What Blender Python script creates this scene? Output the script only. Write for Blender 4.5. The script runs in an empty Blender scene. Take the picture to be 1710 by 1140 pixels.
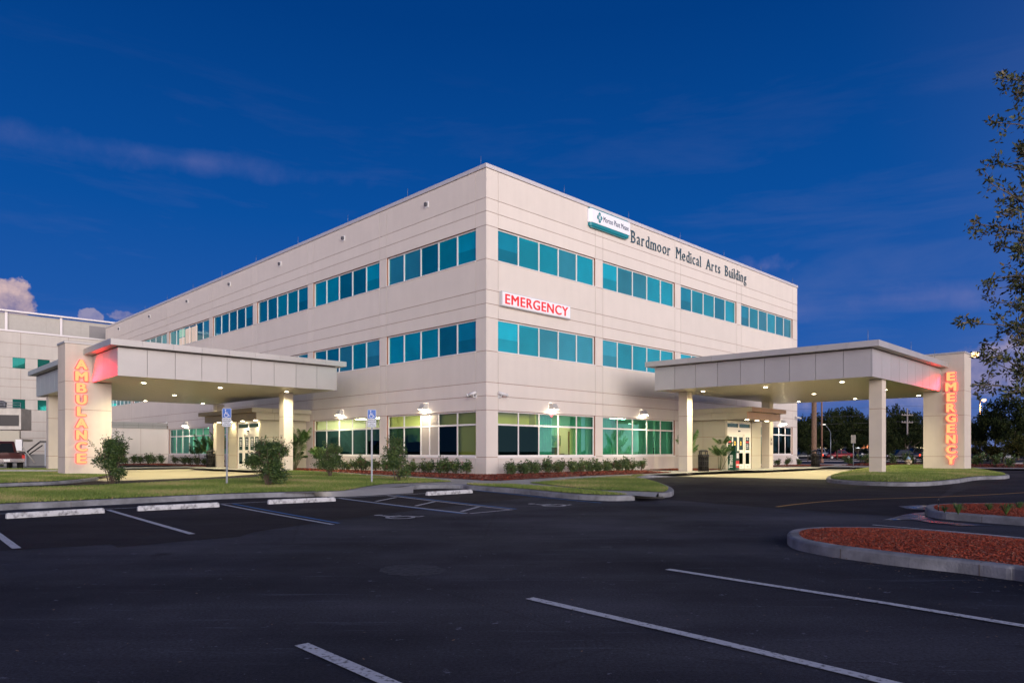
import bpy, bmesh, math, random
import numpy as np
from mathutils import Vector, Matrix
R = math.radians
SC = bpy.context.scene
COL = SC.collection

# ------------------------------------------------------------------ camera
FPX, CPX, HPY, CAMH = 1170.0, 855.0, 753.0, 1.4
cam_d = bpy.data.cameras.new('camera'); cam = bpy.data.objects.new('camera', cam_d); COL.objects.link(cam)
cam.location = (0, 0, CAMH); cam.rotation_euler = (R(90), 0, 0)
cam_d.sensor_width = 36; cam_d.lens = 36 * FPX / 1710
cam_d.shift_y = (HPY - 570) / 1710
cam_d.clip_start = .1; cam_d.clip_end = 3000
SC.camera = cam

# ------------------------------------------------------------------ world: dusk sky
w = bpy.data.worlds.new('World'); SC.world = w; w.use_nodes = True
nt = w.node_tree; nt.nodes.clear()
def N(t, **k):
    n = nt.nodes.new(t)
    for a, b in k.items(): setattr(n, a, b)
    return n
def L(a, b): nt.links.new(a, b)
def M_(op, a, b=None, clamp=False):
    n = N('ShaderNodeMath', operation=op); n.use_clamp = clamp
    for i, x in enumerate((a, b)):
        if x is None: continue
        if isinstance(x, (int, float)): n.inputs[i].default_value = x
        else: L(x, n.inputs[i])
    return n.outputs[0]
def MIX(f, a, b):
    n = N('ShaderNodeMix', data_type='RGBA')
    if isinstance(f, (int, float)): n.inputs[0].default_value = f
    else: L(f, n.inputs[0])
    for i, x in ((6, a), (7, b)):
        if isinstance(x, tuple): n.inputs[i].default_value = (*x, 1)
        else: L(x, n.inputs[i])
    return n.outputs[2]
def RAMP(f, stops):
    n = N('ShaderNodeValToRGB'); L(f, n.inputs[0])
    e = n.color_ramp.elements
    while len(e) < len(stops): e.new(.5)
    for q, (p, c) in zip(e, stops): q.position = p; q.color = (*c, 1)
    return n.outputs[0]
tc = N('ShaderNodeTexCoord'); sep = N('ShaderNodeSeparateXYZ'); L(tc.outputs['Generated'], sep.inputs[0])
X_, Y_, Z_ = sep.outputs
elev = M_('MAXIMUM', Z_, 0.0)
front = RAMP(elev, [(0, (.085, .14, .36)), (.07, (.040, .112, .37)), (.16, (.014, .092, .365)), (.3, (.003, .071, .31)), (.52, (.0005, .041, .205)), (1, (.0005, .022, .115))])
# the afterglow of the set sun, behind the camera and to its right
gd = Vector((.38, -.92, 0)).normalized()
dt = M_('ADD', M_('MULTIPLY', X_, gd.x), M_('MULTIPLY', Y_, gd.y))
az = M_('POWER', M_('MAXIMUM', M_('ADD', M_('MULTIPLY', dt, .62), .38), 0.0), 1.6)
up = M_('POWER', M_('SUBTRACT', 1.0, M_('MINIMUM', M_('MULTIPLY', elev, 1.25), 1.0)), 2.2)
glow = M_('MULTIPLY', az, up)
glowc = RAMP(elev, [(0, (1.5, 1.02, .86)), (.2, (1.35, 1.08, 1.02)), (.6, (.9, .95, 1.1))])
GLOW = 2.3
gm = N('ShaderNodeVectorMath', operation='SCALE'); L(glowc, gm.inputs[0]); L(M_('MULTIPLY', glow, GLOW), gm.inputs['Scale'])
# thin high cloud streaks and small cumulus heads low over the roofs
mp = N('ShaderNodeMapping'); L(tc.outputs['Generated'], mp.inputs[0]); mp.inputs['Scale'].default_value = (1.6, 1.6, 9.5); mp.inputs['Rotation'].default_value = (0, R(7), 0)
ns = N('ShaderNodeTexNoise'); L(mp.outputs[0], ns.inputs[0]); ns.inputs['Scale'].default_value = 1.7; ns.inputs['Detail'].default_value = 8; ns.inputs['Roughness'].default_value = .62; ns.inputs['Distortion'].default_value = .35
wisp = RAMP(ns.outputs[0], [(.50, (0, 0, 0)), (.74, (1, 1, 1))])
band = RAMP(elev, [(0.0, (.9, .9, .9)), (.2, (.75, .75, .75)), (.42, (.3, .3, .3)), (.5, (0, 0, 0))])
wf = M_('MULTIPLY', M_('MULTIPLY', wisp, band), .11)
def blob(px, py, rad, soft, seed):
    d = Vector(((px - CPX) / FPX, 1, (HPY - py) / FPX)).normalized()
    mpb = N('ShaderNodeMapping'); L(tc.outputs['Generated'], mpb.inputs[0]); mpb.inputs['Location'].default_value = (-d.x, -d.y, -d.z)
    ln = N('ShaderNodeVectorMath', operation='MULTIPLY'); L(mpb.outputs[0], ln.inputs[0]); ln.inputs[1].default_value = (1 / rad[0], 1 / rad[0], 1 / rad[1])
    le = N('ShaderNodeVectorMath', operation='LENGTH'); L(ln.outputs[0], le.inputs[0])
    nn = N('ShaderNodeTexNoise'); nn.inputs['Scale'].default_value = seed; nn.inputs['Detail'].default_value = 7; nn.inputs['Roughness'].default_value = .58; L(tc.outputs['Generated'], nn.inputs[0])
    v = M_('SUBTRACT', M_('ADD', 1.0, M_('MULTIPLY', M_('SUBTRACT', nn.outputs[0], .5), 2.6)), le.outputs['Value'])
    return M_('MULTIPLY', M_('MULTIPLY', v, soft, True), 1.0, True), nn.outputs[0]
sky = MIX(wf, front, (.36, .33, .46))
for px, py, rad, soft, seed, c0, c1, k in ((16, 500, (.030, .023), 5, 26, (.22, .19, .32), (.62, .45, .44), .95), (152, 527, (.012, .007), 5, 40, (.25, .22, .36), (.5, .4, .44), .5),
        (212, 527, (.02, .006), 4, 40, (.25, .22, .36), (.5, .4, .44), .4), (1650, 620, (.05, .035), 2.2, 22, (.15, .16, .33), (.34, .29, .42), .8), (1262, 446, (.05, .012), 1.0, 30, (.12, .15, .4), (.28, .26, .48), .18),
        (1400, 668, (.18, .02), 1.2, 14, (.12, .15, .36), (.3, .29, .46), .7), (310, 268, (.22, .016), .8, 9, (.08, .13, .38), (.18, .19, .42), .28), (60, 235, (.12, .02), .8, 11, (.08, .13, .38), (.18, .19, .42), .26),
        (1500, 500, (.2, .02), .9, 9, (.10, .14, .38), (.2, .2, .42), .35)):
    f, n2 = blob(px, py, rad, soft, seed)
    cc = RAMP(n2, [(.42, c0), (.62, c1)])
    sky = MIX(M_('MULTIPLY', f, k), sky, cc)
add = N('ShaderNodeVectorMath', operation='ADD'); L(sky, add.inputs[0]); L(gm.outputs[0], add.inputs[1])
bg = N('ShaderNodeBackground'); L(add.outputs[0], bg.inputs[0]); bg.inputs[1].default_value = 1.0
wo = N('ShaderNodeOutputWorld'); L(bg.outputs[0], wo.inputs[0])

# the last soft light from the set sun's side of the sky
sd = bpy.data.lights.new('sun', 'SUN'); sun = bpy.data.objects.new('sun', sd); COL.objects.link(sun)
sd.energy = 3.15; sd.angle = R(46); sd.color = (1.0, .93, .87)
sun.rotation_euler = Vector((-.36, .93, -.10)).to_track_quat('-Z', 'Y').to_euler()

vs = SC.view_settings; vs.view_transform = 'Standard'; vs.look = 'None'; vs.exposure = .14; vs.gamma = 1
SC.cycles.use_denoising = True
SC.cycles.max_bounces = 7; SC.cycles.transparent_max_bounces = 12; SC.cycles.sample_clamp_indirect = 6
SC.cycles.caustics_reflective = False; SC.cycles.caustics_refractive = False

# ------------------------------------------------------------------ frames of reference
_n = math.hypot(1178, 1170); UX, UY = 1178 / _n, 1170 / _n
CX0, CY0 = (812 - CPX) / FPX * 32.38, 32.38            # the building's near corner
ROT = math.atan2(UY, UX)
def Wp(U, V, z=0.0): return Vector((CX0 + U * UX - V * UY, CY0 + U * UY + V * UX, z))
def G(Y):                                              # height of the asphalt, rising gently towards the building
    t = min(1, max(0, (Y - 15) / 17)); return .15 * t * t * (3 - 2 * t)
def P(px, py, dz=0.0):                                 # a point of the survey photograph carried onto the ground
    Y = 25.0
    for _ in range(50): Y = .5 * Y + .5 * min(900, FPX * (CAMH - G(Y) - dz) / (py - HPY))
    return Vector(((px - CPX) / FPX * Y, Y, G(Y) + dz))

# ------------------------------------------------------------------ helpers
def tag(o, label=None, cat=None, group=None, kind=None):
    if label: o['label'] = label
    if cat: o['category'] = cat
    if group: o['group'] = group
    if kind: o['kind'] = kind
    return o
def empty(name, loc, rz=0.0, label=None, cat=None, group=None, kind=None):
    o = bpy.data.objects.new(name, None); COL.objects.link(o); o.empty_display_size = .3
    o.location = loc; o.rotation_euler = (0, 0, rz)
    return tag(o, label, cat, group, kind)
def children(o): return [c for c in COL.objects if c.parent == o]
KIDS = {}
def copy_tree(o, parent=None):
    c = o.copy(); COL.objects.link(c)
    if parent is not None: c.parent = parent; KIDS.setdefault(parent.name, []).append(c)
    for ch in list(KIDS.get(o.name, [])): copy_tree(ch, c)
    return c
class MB:
    def __init__(s): s.v = []; s.f = []; s.m = []; s.sm = []
    def poly(s, pts, m=0, smooth=False):
        i = len(s.v); s.v += [tuple(p) for p in pts]; s.f.append(tuple(range(i, i + len(pts)))); s.m.append(m); s.sm.append(smooth); return s
    def box(s, x0, x1, y0, y1, z0, z1, m=0):
        i = len(s.v)
        s.v += [(x0, y0, z0), (x1, y0, z0), (x1, y1, z0), (x0, y1, z0), (x0, y0, z1), (x1, y0, z1), (x1, y1, z1), (x0, y1, z1)]
        for f in ((3, 2, 1, 0), (4, 5, 6, 7), (0, 1, 5, 4), (1, 2, 6, 5), (2, 3, 7, 6), (3, 0, 4, 7)):
            s.f.append(tuple(i + k for k in f)); s.m.append(m); s.sm.append(False)
        return s
    def prism(s, pts, z0, z1, m=0, tf=None, smooth=False):   # plan polygon (ccw) extruded up
        n = len(pts); i = len(s.v)
        vs_ = [(p[0], p[1], z0) for p in pts] + [(p[0], p[1], z1) for p in pts]
        if tf: vs_ = [tuple(tf(Vector(q))) for q in vs_]
        s.v += vs_
        s.f.append(tuple(i + k for k in reversed(range(n)))); s.m.append(m); s.sm.append(False)
        s.f.append(tuple(i + n + k for k in range(n))); s.m.append(m); s.sm.append(False)
        for k in range(n):
            j = (k + 1) % n; s.f.append((i + k, i + j, i + n + j, i + n + k)); s.m.append(m); s.sm.append(smooth)
        return s
    def tube(s, p0, p1, r0, r1=None, n=8, m=0, cap=True):
        r1 = r0 if r1 is None else r1
        p0, p1 = Vector(p0), Vector(p1); d = (p1 - p0)
        if d.length < 1e-6: return s
        d.normalize(); a = d.orthogonal().normalized(); b = d.cross(a); i = len(s.v)
        for p, r in ((p0, r0), (p1, r1)):
            for k in range(n):
                t = 2 * math.pi * k / n; s.v.append(tuple(p + a * (r * math.cos(t)) + b * (r * math.sin(t))))
        for k in range(n):
            j = (k + 1) % n; s.f.append((i + k, i + j, i + n + j, i + n + k)); s.m.append(m); s.sm.append(True)
        if cap:
            s.f.append(tuple(i + k for k in reversed(range(n)))); s.m.append(m); s.sm.append(False)
            s.f.append(tuple(i + n + k for k in range(n))); s.m.append(m); s.sm.append(False)
        return s
    def lathe(s, prof, n=24, m=0, c=(0, 0)):
        i = len(s.v)
        for r, z in prof:
            for k in range(n):
                t = 2 * math.pi * k / n; s.v.append((c[0] + r * math.cos(t), c[1] + r * math.sin(t), z))
        for q in range(len(prof) - 1):
            for k in range(n):
                j = (k + 1) % n; s.f.append((i + q * n + k, i + q * n + j, i + (q + 1) * n + j, i + (q + 1) * n + k)); s.m.append(m); s.sm.append(True)
        s.f.append(tuple(i + k for k in reversed(range(n)))); s.m.append(m); s.sm.append(False)
        q = (len(prof) - 1) * n; s.f.append(tuple(i + q + k for k in range(n))); s.m.append(m); s.sm.append(False)
        return s
    def mesh(s, me_in, tf=None, m=0):
        i = len(s.v)
        for v in me_in.vertices: s.v.append(tuple(tf(v.co)) if tf else tuple(v.co))
        for p in me_in.polygons: s.f.append(tuple(i + k for k in p.vertices)); s.m.append(m); s.sm.append(False)
        return s
    def build(s, name, mats, parent=None, bevel=0, loc=None, rz=None, recalc=False):
        me = bpy.data.meshes.new(name); me.from_pydata(s.v, [], s.f); me.update()
        if not isinstance(mats, (list, tuple)): mats = [mats]
        for q in mats: me.materials.append(q)
        me.polygons.foreach_set('material_index', s.m); me.polygons.foreach_set('use_smooth', s.sm)
        if recalc:
            bm = bmesh.new(); bm.from_mesh(me); bmesh.ops.recalc_face_normals(bm, faces=bm.faces); bm.to_mesh(me); bm.free()
        o = bpy.data.objects.new(name, me); COL.objects.link(o)
        if parent is not None: o.parent = parent; KIDS.setdefault(parent.name, []).append(o)
        if loc is not None: o.location = loc
        if rz is not None: o.rotation_euler = (0, 0, rz)
        if bevel:
            b = o.modifiers.new('bevel', 'BEVEL'); b.width = bevel; b.segments = 2; b.limit_method = 'ANGLE'; b.angle_limit = R(40)
        return o
def np_mesh(name, V, F, mat, parent=None, loc=None, mi=None, smooth=False):  # fast mesh from arrays
    me = bpy.data.meshes.new(name); V = np.asarray(V, np.float32); F = np.asarray(F, np.int32); k = F.shape[1]
    me.vertices.add(len(V)); me.vertices.foreach_set('co', V.ravel())
    me.loops.add(F.size); me.loops.foreach_set('vertex_index', F.ravel())
    me.polygons.add(len(F)); me.polygons.foreach_set('loop_start', np.arange(0, F.size, k, dtype=np.int32)); me.polygons.foreach_set('loop_total', np.full(len(F), k, np.int32))
    for q in (mat if isinstance(mat, (list, tuple)) else [mat]): me.materials.append(q)
    if mi is not None: me.polygons.foreach_set('material_index', np.asarray(mi, np.int32))
    if smooth: me.polygons.foreach_set('use_smooth', np.ones(len(F), bool))
    me.update(calc_edges=True); me.validate()
    o = bpy.data.objects.new(name, me); COL.objects.link(o)
    if parent is not None: o.parent = parent; KIDS.setdefault(parent.name, []).append(o)
    if loc is not None: o.location = loc
    return o

# ------------------------------------------------------------------ materials
MATS = {}
def mat(name, col, rough=.6, metal=0.0, var=0.0, vscale=3.0, bump=0.0, bscale=40.0, spec=.5, emit=None, es=0.0, col2=None, coat=0.0, detail=6, stretch=None, coords='Object', rvar=0.0, c2pos=(.4, .62)):
    m = bpy.data.materials.new(name); m.use_nodes = True; t = m.node_tree; b = t.nodes['Principled BSDF']
    b.inputs['Base Color'].default_value = (*col, 1); b.inputs['Roughness'].default_value = rough; b.inputs['Metallic'].default_value = metal
    b.inputs['Specular IOR Level'].default_value = spec; b.inputs['Coat Weight'].default_value = coat
    if emit: b.inputs['Emission Color'].default_value = (*emit, 1); b.inputs['Emission Strength'].default_value = es
    src = None
    if var or bump or col2 or rvar:
        tcn = t.nodes.new('ShaderNodeTexCoord'); src = tcn.outputs[coords]
        if stretch:
            mpn = t.nodes.new('ShaderNodeMapping'); mpn.inputs['Scale'].default_value = stretch; t.links.new(src, mpn.inputs[0]); src = mpn.outputs[0]
    if var or col2:
        nz = t.nodes.new('ShaderNodeTexNoise'); nz.inputs['Scale'].default_value = vscale; nz.inputs['Detail'].default_value = detail; nz.inputs['Roughness'].default_value = .6; t.links.new(src, nz.inputs[0])
        rp = t.nodes.new('ShaderNodeValToRGB'); t.links.new(nz.outputs[0], rp.inputs[0]); e = rp.color_ramp.elements
        c2 = col2 or tuple(min(1, c * (1 + var)) for c in col); c1 = col if col2 else tuple(c * (1 - var) for c in col)
        e[0].position = c2pos[0] if col2 else .3; e[0].color = (*c1, 1); e[1].position = c2pos[1] if col2 else .7; e[1].color = (*c2, 1)
        t.links.new(rp.outputs[0], b.inputs['Base Color'])
    if rvar:
        nz = t.nodes.new('ShaderNodeTexNoise'); nz.inputs['Scale'].default_value = vscale * 1.7; nz.inputs['Detail'].default_value = 5; t.links.new(src, nz.inputs[0])
        mr = t.nodes.new('ShaderNodeMapRange'); mr.inputs[1].default_value = .3; mr.inputs[2].default_value = .7; mr.inputs[3].default_value = rough - rvar; mr.inputs[4].default_value = rough + rvar
        t.links.new(nz.outputs[0], mr.inputs[0]); t.links.new(mr.outputs[0], b.inputs['Roughness'])
    if bump:
        nb = t.nodes.new('ShaderNodeTexNoise'); nb.inputs['Scale'].default_value = bscale; nb.inputs['Detail'].default_value = 5; t.links.new(src, nb.inputs[0])
        bp = t.nodes.new('ShaderNodeBump'); bp.inputs['Strength'].default_value = bump; bp.inputs['Distance'].default_value = .02; t.links.new(nb.outputs[0], bp.inputs['Height']); t.links.new(bp.outputs[0], b.inputs['Normal'])
    MATS[name] = m; return m
def glass(name, tint, refl, rough=.0, ior=1.5, boost=1.0):     # thin tinted pane: see-through plus a mirror layer
    m = bpy.data.materials.new(name); m.use_nodes = True; t = m.node_tree; t.nodes.clear()
    tr = t.nodes.new('ShaderNodeBsdfTransparent'); tr.inputs[0].default_value = (*tint, 1)
    gl = t.nodes.new('ShaderNodeBsdfGlossy'); gl.inputs['Color'].default_value = (*refl, 1); gl.inputs['Roughness'].default_value = rough
    fr = t.nodes.new('ShaderNodeFresnel'); fr.inputs[0].default_value = ior
    mu = t.nodes.new('ShaderNodeMath'); mu.operation = 'MULTIPLY_ADD'; mu.inputs[1].default_value = .8; mu.inputs[2].default_value = boost; mu.use_clamp = True; t.links.new(fr.outputs[0], mu.inputs[0])
    mx = t.nodes.new('ShaderNodeMixShader'); t.links.new(mu.outputs[0], mx.inputs[0]); t.links.new(tr.outputs[0], mx.inputs[1]); t.links.new(gl.outputs[0], mx.inputs[2])
    o = t.nodes.new('ShaderNodeOutputMaterial'); t.links.new(mx.outputs[0], o.inputs[0]); MATS[name] = m; return m
def emis(name, col, s):
    return mat(name, (.02, .02, .02), emit=col, es=s)

def add_streaks(m, amt=.12):                            # faint vertical rain streaks and a little dirt in the paint
    t = m.node_tree; b = t.nodes['Principled BSDF']; lk = b.inputs['Base Color'].links[0]; src = lk.from_socket
    tcn = t.nodes.new('ShaderNodeTexCoord'); mp_ = t.nodes.new('ShaderNodeMapping'); mp_.inputs['Scale'].default_value = (2.2, 2.2, .12); t.links.new(tcn.outputs['Object'], mp_.inputs[0])
    nz = t.nodes.new('ShaderNodeTexNoise'); nz.inputs['Scale'].default_value = 1.3; nz.inputs['Detail'].default_value = 7; t.links.new(mp_.outputs[0], nz.inputs[0])
    mr = t.nodes.new('ShaderNodeMapRange'); mr.inputs[1].default_value = .35; mr.inputs[2].default_value = .7; mr.inputs[3].default_value = 1 - amt; mr.inputs[4].default_value = 1.0; t.links.new(nz.outputs[0], mr.inputs[0])
    mx = t.nodes.new('ShaderNodeVectorMath'); mx.operation = 'SCALE'; t.links.new(src, mx.inputs[0]); t.links.new(mr.outputs[0], mx.inputs['Scale']); t.links.new(mx.outputs[0], b.inputs['Base Color'])

STUCCO = mat('stucco', (.70, .645, .585), .85, var=.025, vscale=.8, bump=.2, bscale=60); add_streaks(STUCCO, .03)
GROOVE = mat('joint_sealant', (.26, .11, .06), .8)
COPING = mat('coping_metal', (.62, .60, .60), .4, .3)
FRAMEW = mat('window_frame_paint', (.74, .72, .70), .4)
CANOPY = mat('canopy_panel_metal', (.50, .49, .465), .46, .55, var=.04, vscale=1.0)
CANGAP = mat('panel_gap', (.12, .10, .09), .8)
COLP = mat('column_plaster', (.58, .52, .44), .8, var=.04, vscale=2, bump=.15, bscale=70)
VEST = mat('vestibule_panel', (.50, .46, .34), .5, .1, var=.04, vscale=1.5)
TAN = mat('tan_fascia_metal', (.42, .28, .17), .45, .2, var=.05, vscale=1.5)
BROWN = mat('brown_fascia_metal', (.22, .17, .10), .45, .2, var=.05, vscale=1.5)
DOORW = mat('door_frame_white', (.75, .72, .62), .4)
METAL = mat('galvanised_metal', (.24, .26, .29), .5, .6, var=.1, vscale=8)
DKMETAL = mat('black_metal', (.012, .012, .013), .35, .2)
BLACKP = mat('black_plastic', (.010, .010, .011), .3)
WHITEP = mat('white_paint', (.75, .76, .76), .5)
CONC = mat('concrete', (.34, .33, .31), .85, var=.14, vscale=.9, bump=.3, bscale=55)
KERB = mat('kerb_concrete', (.19, .197, .218), .88, var=.42, vscale=2.3, bump=.4, bscale=45)
APRON = mat('apron_concrete', (.37, .325, .235), .7, var=.10, vscale=.45, bump=.15, bscale=50, stretch=(1, 1, 1))
GLT = {}
def upper_glass(name, c, rough=.04, metal=.92):
    m = mat(name, c, rough, metal); t = m.node_tree; b = t.nodes['Principled BSDF']
    tcn = t.nodes.new('ShaderNodeTexCoord'); nb = t.nodes.new('ShaderNodeTexNoise'); nb.inputs['Scale'].default_value = .7; nb.inputs['Detail'].default_value = 1
    t.links.new(tcn.outputs['Object'], nb.inputs[0]); bp = t.nodes.new('ShaderNodeBump'); bp.inputs['Strength'].default_value = .06; bp.inputs['Distance'].default_value = .05
    t.links.new(nb.outputs[0], bp.inputs['Height']); t.links.new(bp.outputs[0], b.inputs['Normal']); return m
def blinds_behind(m, amt):                             # slatted blinds faintly seen through the tint, different from pane to pane
    t = m.node_tree; b = t.nodes['Principled BSDF']; c = tuple(b.inputs['Base Color'].default_value)[:3]
    gi = t.nodes.new('ShaderNodeNewGeometry'); tcn = t.nodes.new('ShaderNodeTexCoord'); sp = t.nodes.new('ShaderNodeSeparateXYZ'); t.links.new(tcn.outputs['Object'], sp.inputs[0])
    def m_(op, a, bb):
        n = t.nodes.new('ShaderNodeMath'); n.operation = op
        for i, x in enumerate((a, bb)):
            if isinstance(x, (int, float)): n.inputs[i].default_value = x
            else: t.links.new(x, n.inputs[i])
        return n.outputs[0]
    rnd_ = gi.outputs['Random Per Island']; hs = m_('ADD', m_('MULTIPLY', m_('SINE', m_('MULTIPLY', sp.outputs[2], 70.0), 0.0), .05), 1.0)
    fl = t.nodes.new('ShaderNodeTexNoise'); fl.inputs['Scale'].default_value = .9; fl.inputs['Detail'].default_value = 3; t.links.new(tcn.outputs['Object'], fl.inputs[0])
    k = m_('MULTIPLY', m_('MULTIPLY', hs, m_('ADD', m_('MULTIPLY', rnd_, amt), 1 - amt / 2)), m_('ADD', m_('MULTIPLY', fl.outputs[0], .5), .75))
    loc_ = m_('MODULO', m_('SUBTRACT', sp.outputs[2], 6.05), 4.26); k = m_('MULTIPLY', k, m_('ADD', m_('MULTIPLY', m_('GREATER_THAN', loc_, m_('MULTIPLY', m_('FRACT', m_('MULTIPLY', rnd_, 7.31), 0.0), 2.6)), .30), .74))
    sc = t.nodes.new('ShaderNodeVectorMath'); sc.operation = 'SCALE'; sc.inputs[0].default_value = c; t.links.new(k, sc.inputs['Scale']); t.links.new(sc.outputs[0], b.inputs['Base Color'])
def panel_variation(m, amt=.06):
    t = m.node_tree; b = t.nodes['Principled BSDF']; src = b.inputs['Base Color'].links[0].from_socket; gi = t.nodes.new('ShaderNodeNewGeometry')
    mr = t.nodes.new('ShaderNodeMapRange'); mr.inputs[3].default_value = 1 - amt; mr.inputs[4].default_value = 1; t.links.new(gi.outputs['Random Per Island'], mr.inputs[0])
    sc = t.nodes.new('ShaderNodeVectorMath'); sc.operation = 'SCALE'; t.links.new(src, sc.inputs[0]); t.links.new(mr.outputs[0], sc.inputs['Scale']); t.links.new(sc.outputs[0], b.inputs['Base Color'])
panel_variation(STUCCO); panel_variation(CANOPY, .07); panel_variation(VEST)
GL_TEAL = upper_glass('teal_mirror_glass', (.0, .40, .48), .05, .5)
GL_DEEP = upper_glass('deep_teal_mirror_glass', (.0, .26, .34), .05, .55)
GL_GREY = upper_glass('greyed_teal_glass', (.03, .33, .40), .08, .5)
for m_g in (GL_TEAL, GL_DEEP, GL_GREY): blinds_behind(m_g, .6)
GL_CLEAR = glass('green_tinted_glass', (.80, .90, .50), (.55, .9, .85), boost=.03)
GL_TEALT = glass('teal_tinted_glass', (.22, .66, .50), (.35, .9, .9), boost=.12)
GL_DARK = glass('dark_tinted_glass', (.022, .055, .05), (.10, .28, .34), boost=.03)
GL_DOOR = glass('door_glass', (.14, .34, .20), (.5, .8, .7), boost=.06)
# ================================================================== the main building
ZR = [(0.0, 1.12), (1.12, 3.31), (3.31, 3.97), (3.97, 4.60), (4.60, 6.05), (6.05, 7.60), (7.60, 8.24), (8.24, 8.88), (8.88, 10.31), (10.31, 11.86), (11.86, 12.51), (12.51, 13.13), (13.13, 14.50)]
ZBASE = .27
RC = [(0, .76, 0), (.76, 8.05, 1), (8.05, 8.72, 0), (8.72, 15.98, 1), (15.98, 16.66, 0), (16.66, 23.92, 1), (23.92, 24.60, 0), (24.60, 33.15, 1), (33.15, 34.0, 0)]
LC = [(0, .73, 0), (.73, 7.97, 1), (7.97, 8.66, 0), (8.66, 15.90, 1), (15.90, 16.58, 0), (16.58, 23.75, 1), (23.75, 24.40, 0), (24.40, 31.50, 1), (31.50, 32.20, 0), (32.20, 41.00, 1), (41.00, 41.60, 0),
      (41.60, 50.90, 1), (50.90, 51.60, 0), (51.60, 59.0, 1), (59.0, 60.0, 0)]
bld = empty('medical_building', Wp(0, 0), ROT, 'three storey cream medical building with teal window bands, meeting at the near corner', 'building')
bld.location.z = 0
# face frames: (a along the face, d depth inwards, z) -> local (U, V, z)
FR = lambda a, d, z: (a, d, z)
FL = lambda a, d, z: (d, a, z)
def fbox(mb, F, a0, a1, d0, d1, z0, z1, m=0):
    p, q = F(a0, d0, 0), F(a1, d1, 0)
    mb.box(min(p[0], q[0]), max(p[0], q[0]), min(p[1], q[1]), max(p[1], q[1]), z0, z1, m)
TH = .26
def facade(F, cols, gf, name, corner_start):
    mb = MB(); g = .011
    n = len(cols)
    for ci, (a0, a1, win) in enumerate(cols):
        for zi, (z0, z1) in enumerate(ZR):
            if zi == 0: z0 = -.3
            opening = win and ((zi in (5, 9)) or (zi == 1 and gf.get(ci, False) is True))
            segs = [(a0, a1)]
            if zi in (0, 1) and isinstance(gf.get(ci), list):          # mixed ground floor: wall pieces listed
                segs = gf[ci][zi]
            if opening: continue
            for s0, s1 in segs:
                deep = TH if (ci == 0 and corner_start == 0) else .024
                b0 = corner_start if (ci == 0) else s0
                l = 0 if (ci == 0) else g; r = 0 if ci == n - 1 else g
                fbox(mb, F, b0 + l, s1 - r, 0, deep, z0 + (g if zi else 0), z1 - g, 0)
                fbox(mb, F, max(b0, .03 if corner_start == 0 else corner_start), s1 - .0001, .0245, TH - .01, z0, z1, 1)
    o = mb.build(name, [STUCCO, GROOVE], bld)
    return o
GR = {1: True, 3: True, 7: [[(24.60, 27.3), (28.6, 33.15)], [(24.60, 27.3)]]}
GLf = {1: True, 3: True, 7: True, 9: True}
facade(FR, RC, GR, 'wall', 0.0)
facade(FL, LC, GLf, 'wall', TH)
mb = MB(); mb.box(33.72, 33.995, TH + .01, 59.7, -.3, 14.5); mb.box(0.3, 33.7, 59.74, 59.995, -.3, 14.5)
mb.box(33.72, 34.0, .265, .3, -.3, 14.5)
mb.build('rear_wall', STUCCO, bld)
mb = MB(); mb.box(TH + .01, 33.7, TH + .01, 59.7, 13.9, 14.1); mb.build('roof', CONC, bld)
# inner linings so nothing is lit through the upper storeys
mb = MB(); mb.box(.9, 33.5, .9, 59.5, 3.75, 3.95); mb.box(5.2, 33.3, 5.2, 59.3, -.2, 3.7)
mb.build('core', mat('core_dark', (.05, .05, .05), .9), bld)
# coping
mb = MB()
for x0, x1, y0, y1 in ((-.05, 34.05, -.05, .32), (-.05, .32, .3205, 60.05), (33.7, 34.05, .3205, 60.05), (.3205, 33.6995, 59.72, 60.05)):
    mb.box(x0, x1, y0, y1, 14.505, 14.70)
mb.build('coping', COPING, bld, bevel=.012)

rnd = random.Random(5)
FRAME = .065
def upper_window(F, a0, a1, z0, z1, n, mats, rotd):
    g = MB(); fm = MB(); a0 += .0; z0 += .0
    d = .10
    fbox(fm, F, a0, a1, d, d + .07, z0, z0 + FRAME); fbox(fm, F, a0, a1, d, d + .07, z1 - FRAME, z1)
    fbox(fm, F, a0 - .02, a1 + .02, -.03, d, z0 - .012, z0 + .028)                                     # sill
    pw = (a1 - a0) / n
    for k in range(n + 1):
        c = a0 + k * pw; w_ = FRAME / 2 + .0
        l, r = (c, c + FRAME) if k == 0 else ((c - FRAME, c) if k == n else (c - w_, c + w_))
        fbox(fm, F, l, r, d - .006, d + .064, z0 + FRAME, z1 - FRAME)
    for k in range(n):
        p, q = a0 + k * pw + .03, a0 + (k + 1) * pw - .03
        t = [rnd.uniform(-.004, .004) for _ in range(2)]                                              # glass is never set perfectly flat
        pts = [F(p, d + .035 + t[0], z0 + .04), F(q, d + .035 - t[0], z0 + .04), F(q, d + .035 - t[0] + t[1], z1 - .04), F(p, d + .035 + t[0] + t[1], z1 - .04)]
        if F is FL: pts = pts[::-1]
        g.poly(pts, mats[k % len(mats)])
    o = fm.build('window', FRAMEW, bld); g.build('pane', [GL_TEAL, GL_DEEP, GL_GREY], o); return o
for ci, n in ((1, 5), (3, 5), (5, 5), (7, 6)):
    for z0, z1, pat in ((10.31, 11.86, {1: (1, 0, 0, 2, 0), 3: (0, 2, 2, 0, 0), 5: (1, 0, 0, 1, 0), 7: (1, 0, 2, 0, 1, 2)}[ci]), (6.05, 7.60, {1: (0, 0, 2, 2, 2), 3: (2, 0, 0, 0, 0), 5: (0, 0, 0, 0, 0), 7: (0, 1, 0, 0, 0, 0)}[ci])):
        upper_window(FR, RC[ci][0], RC[ci][1], z0, z1, n, pat, 0)
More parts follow.
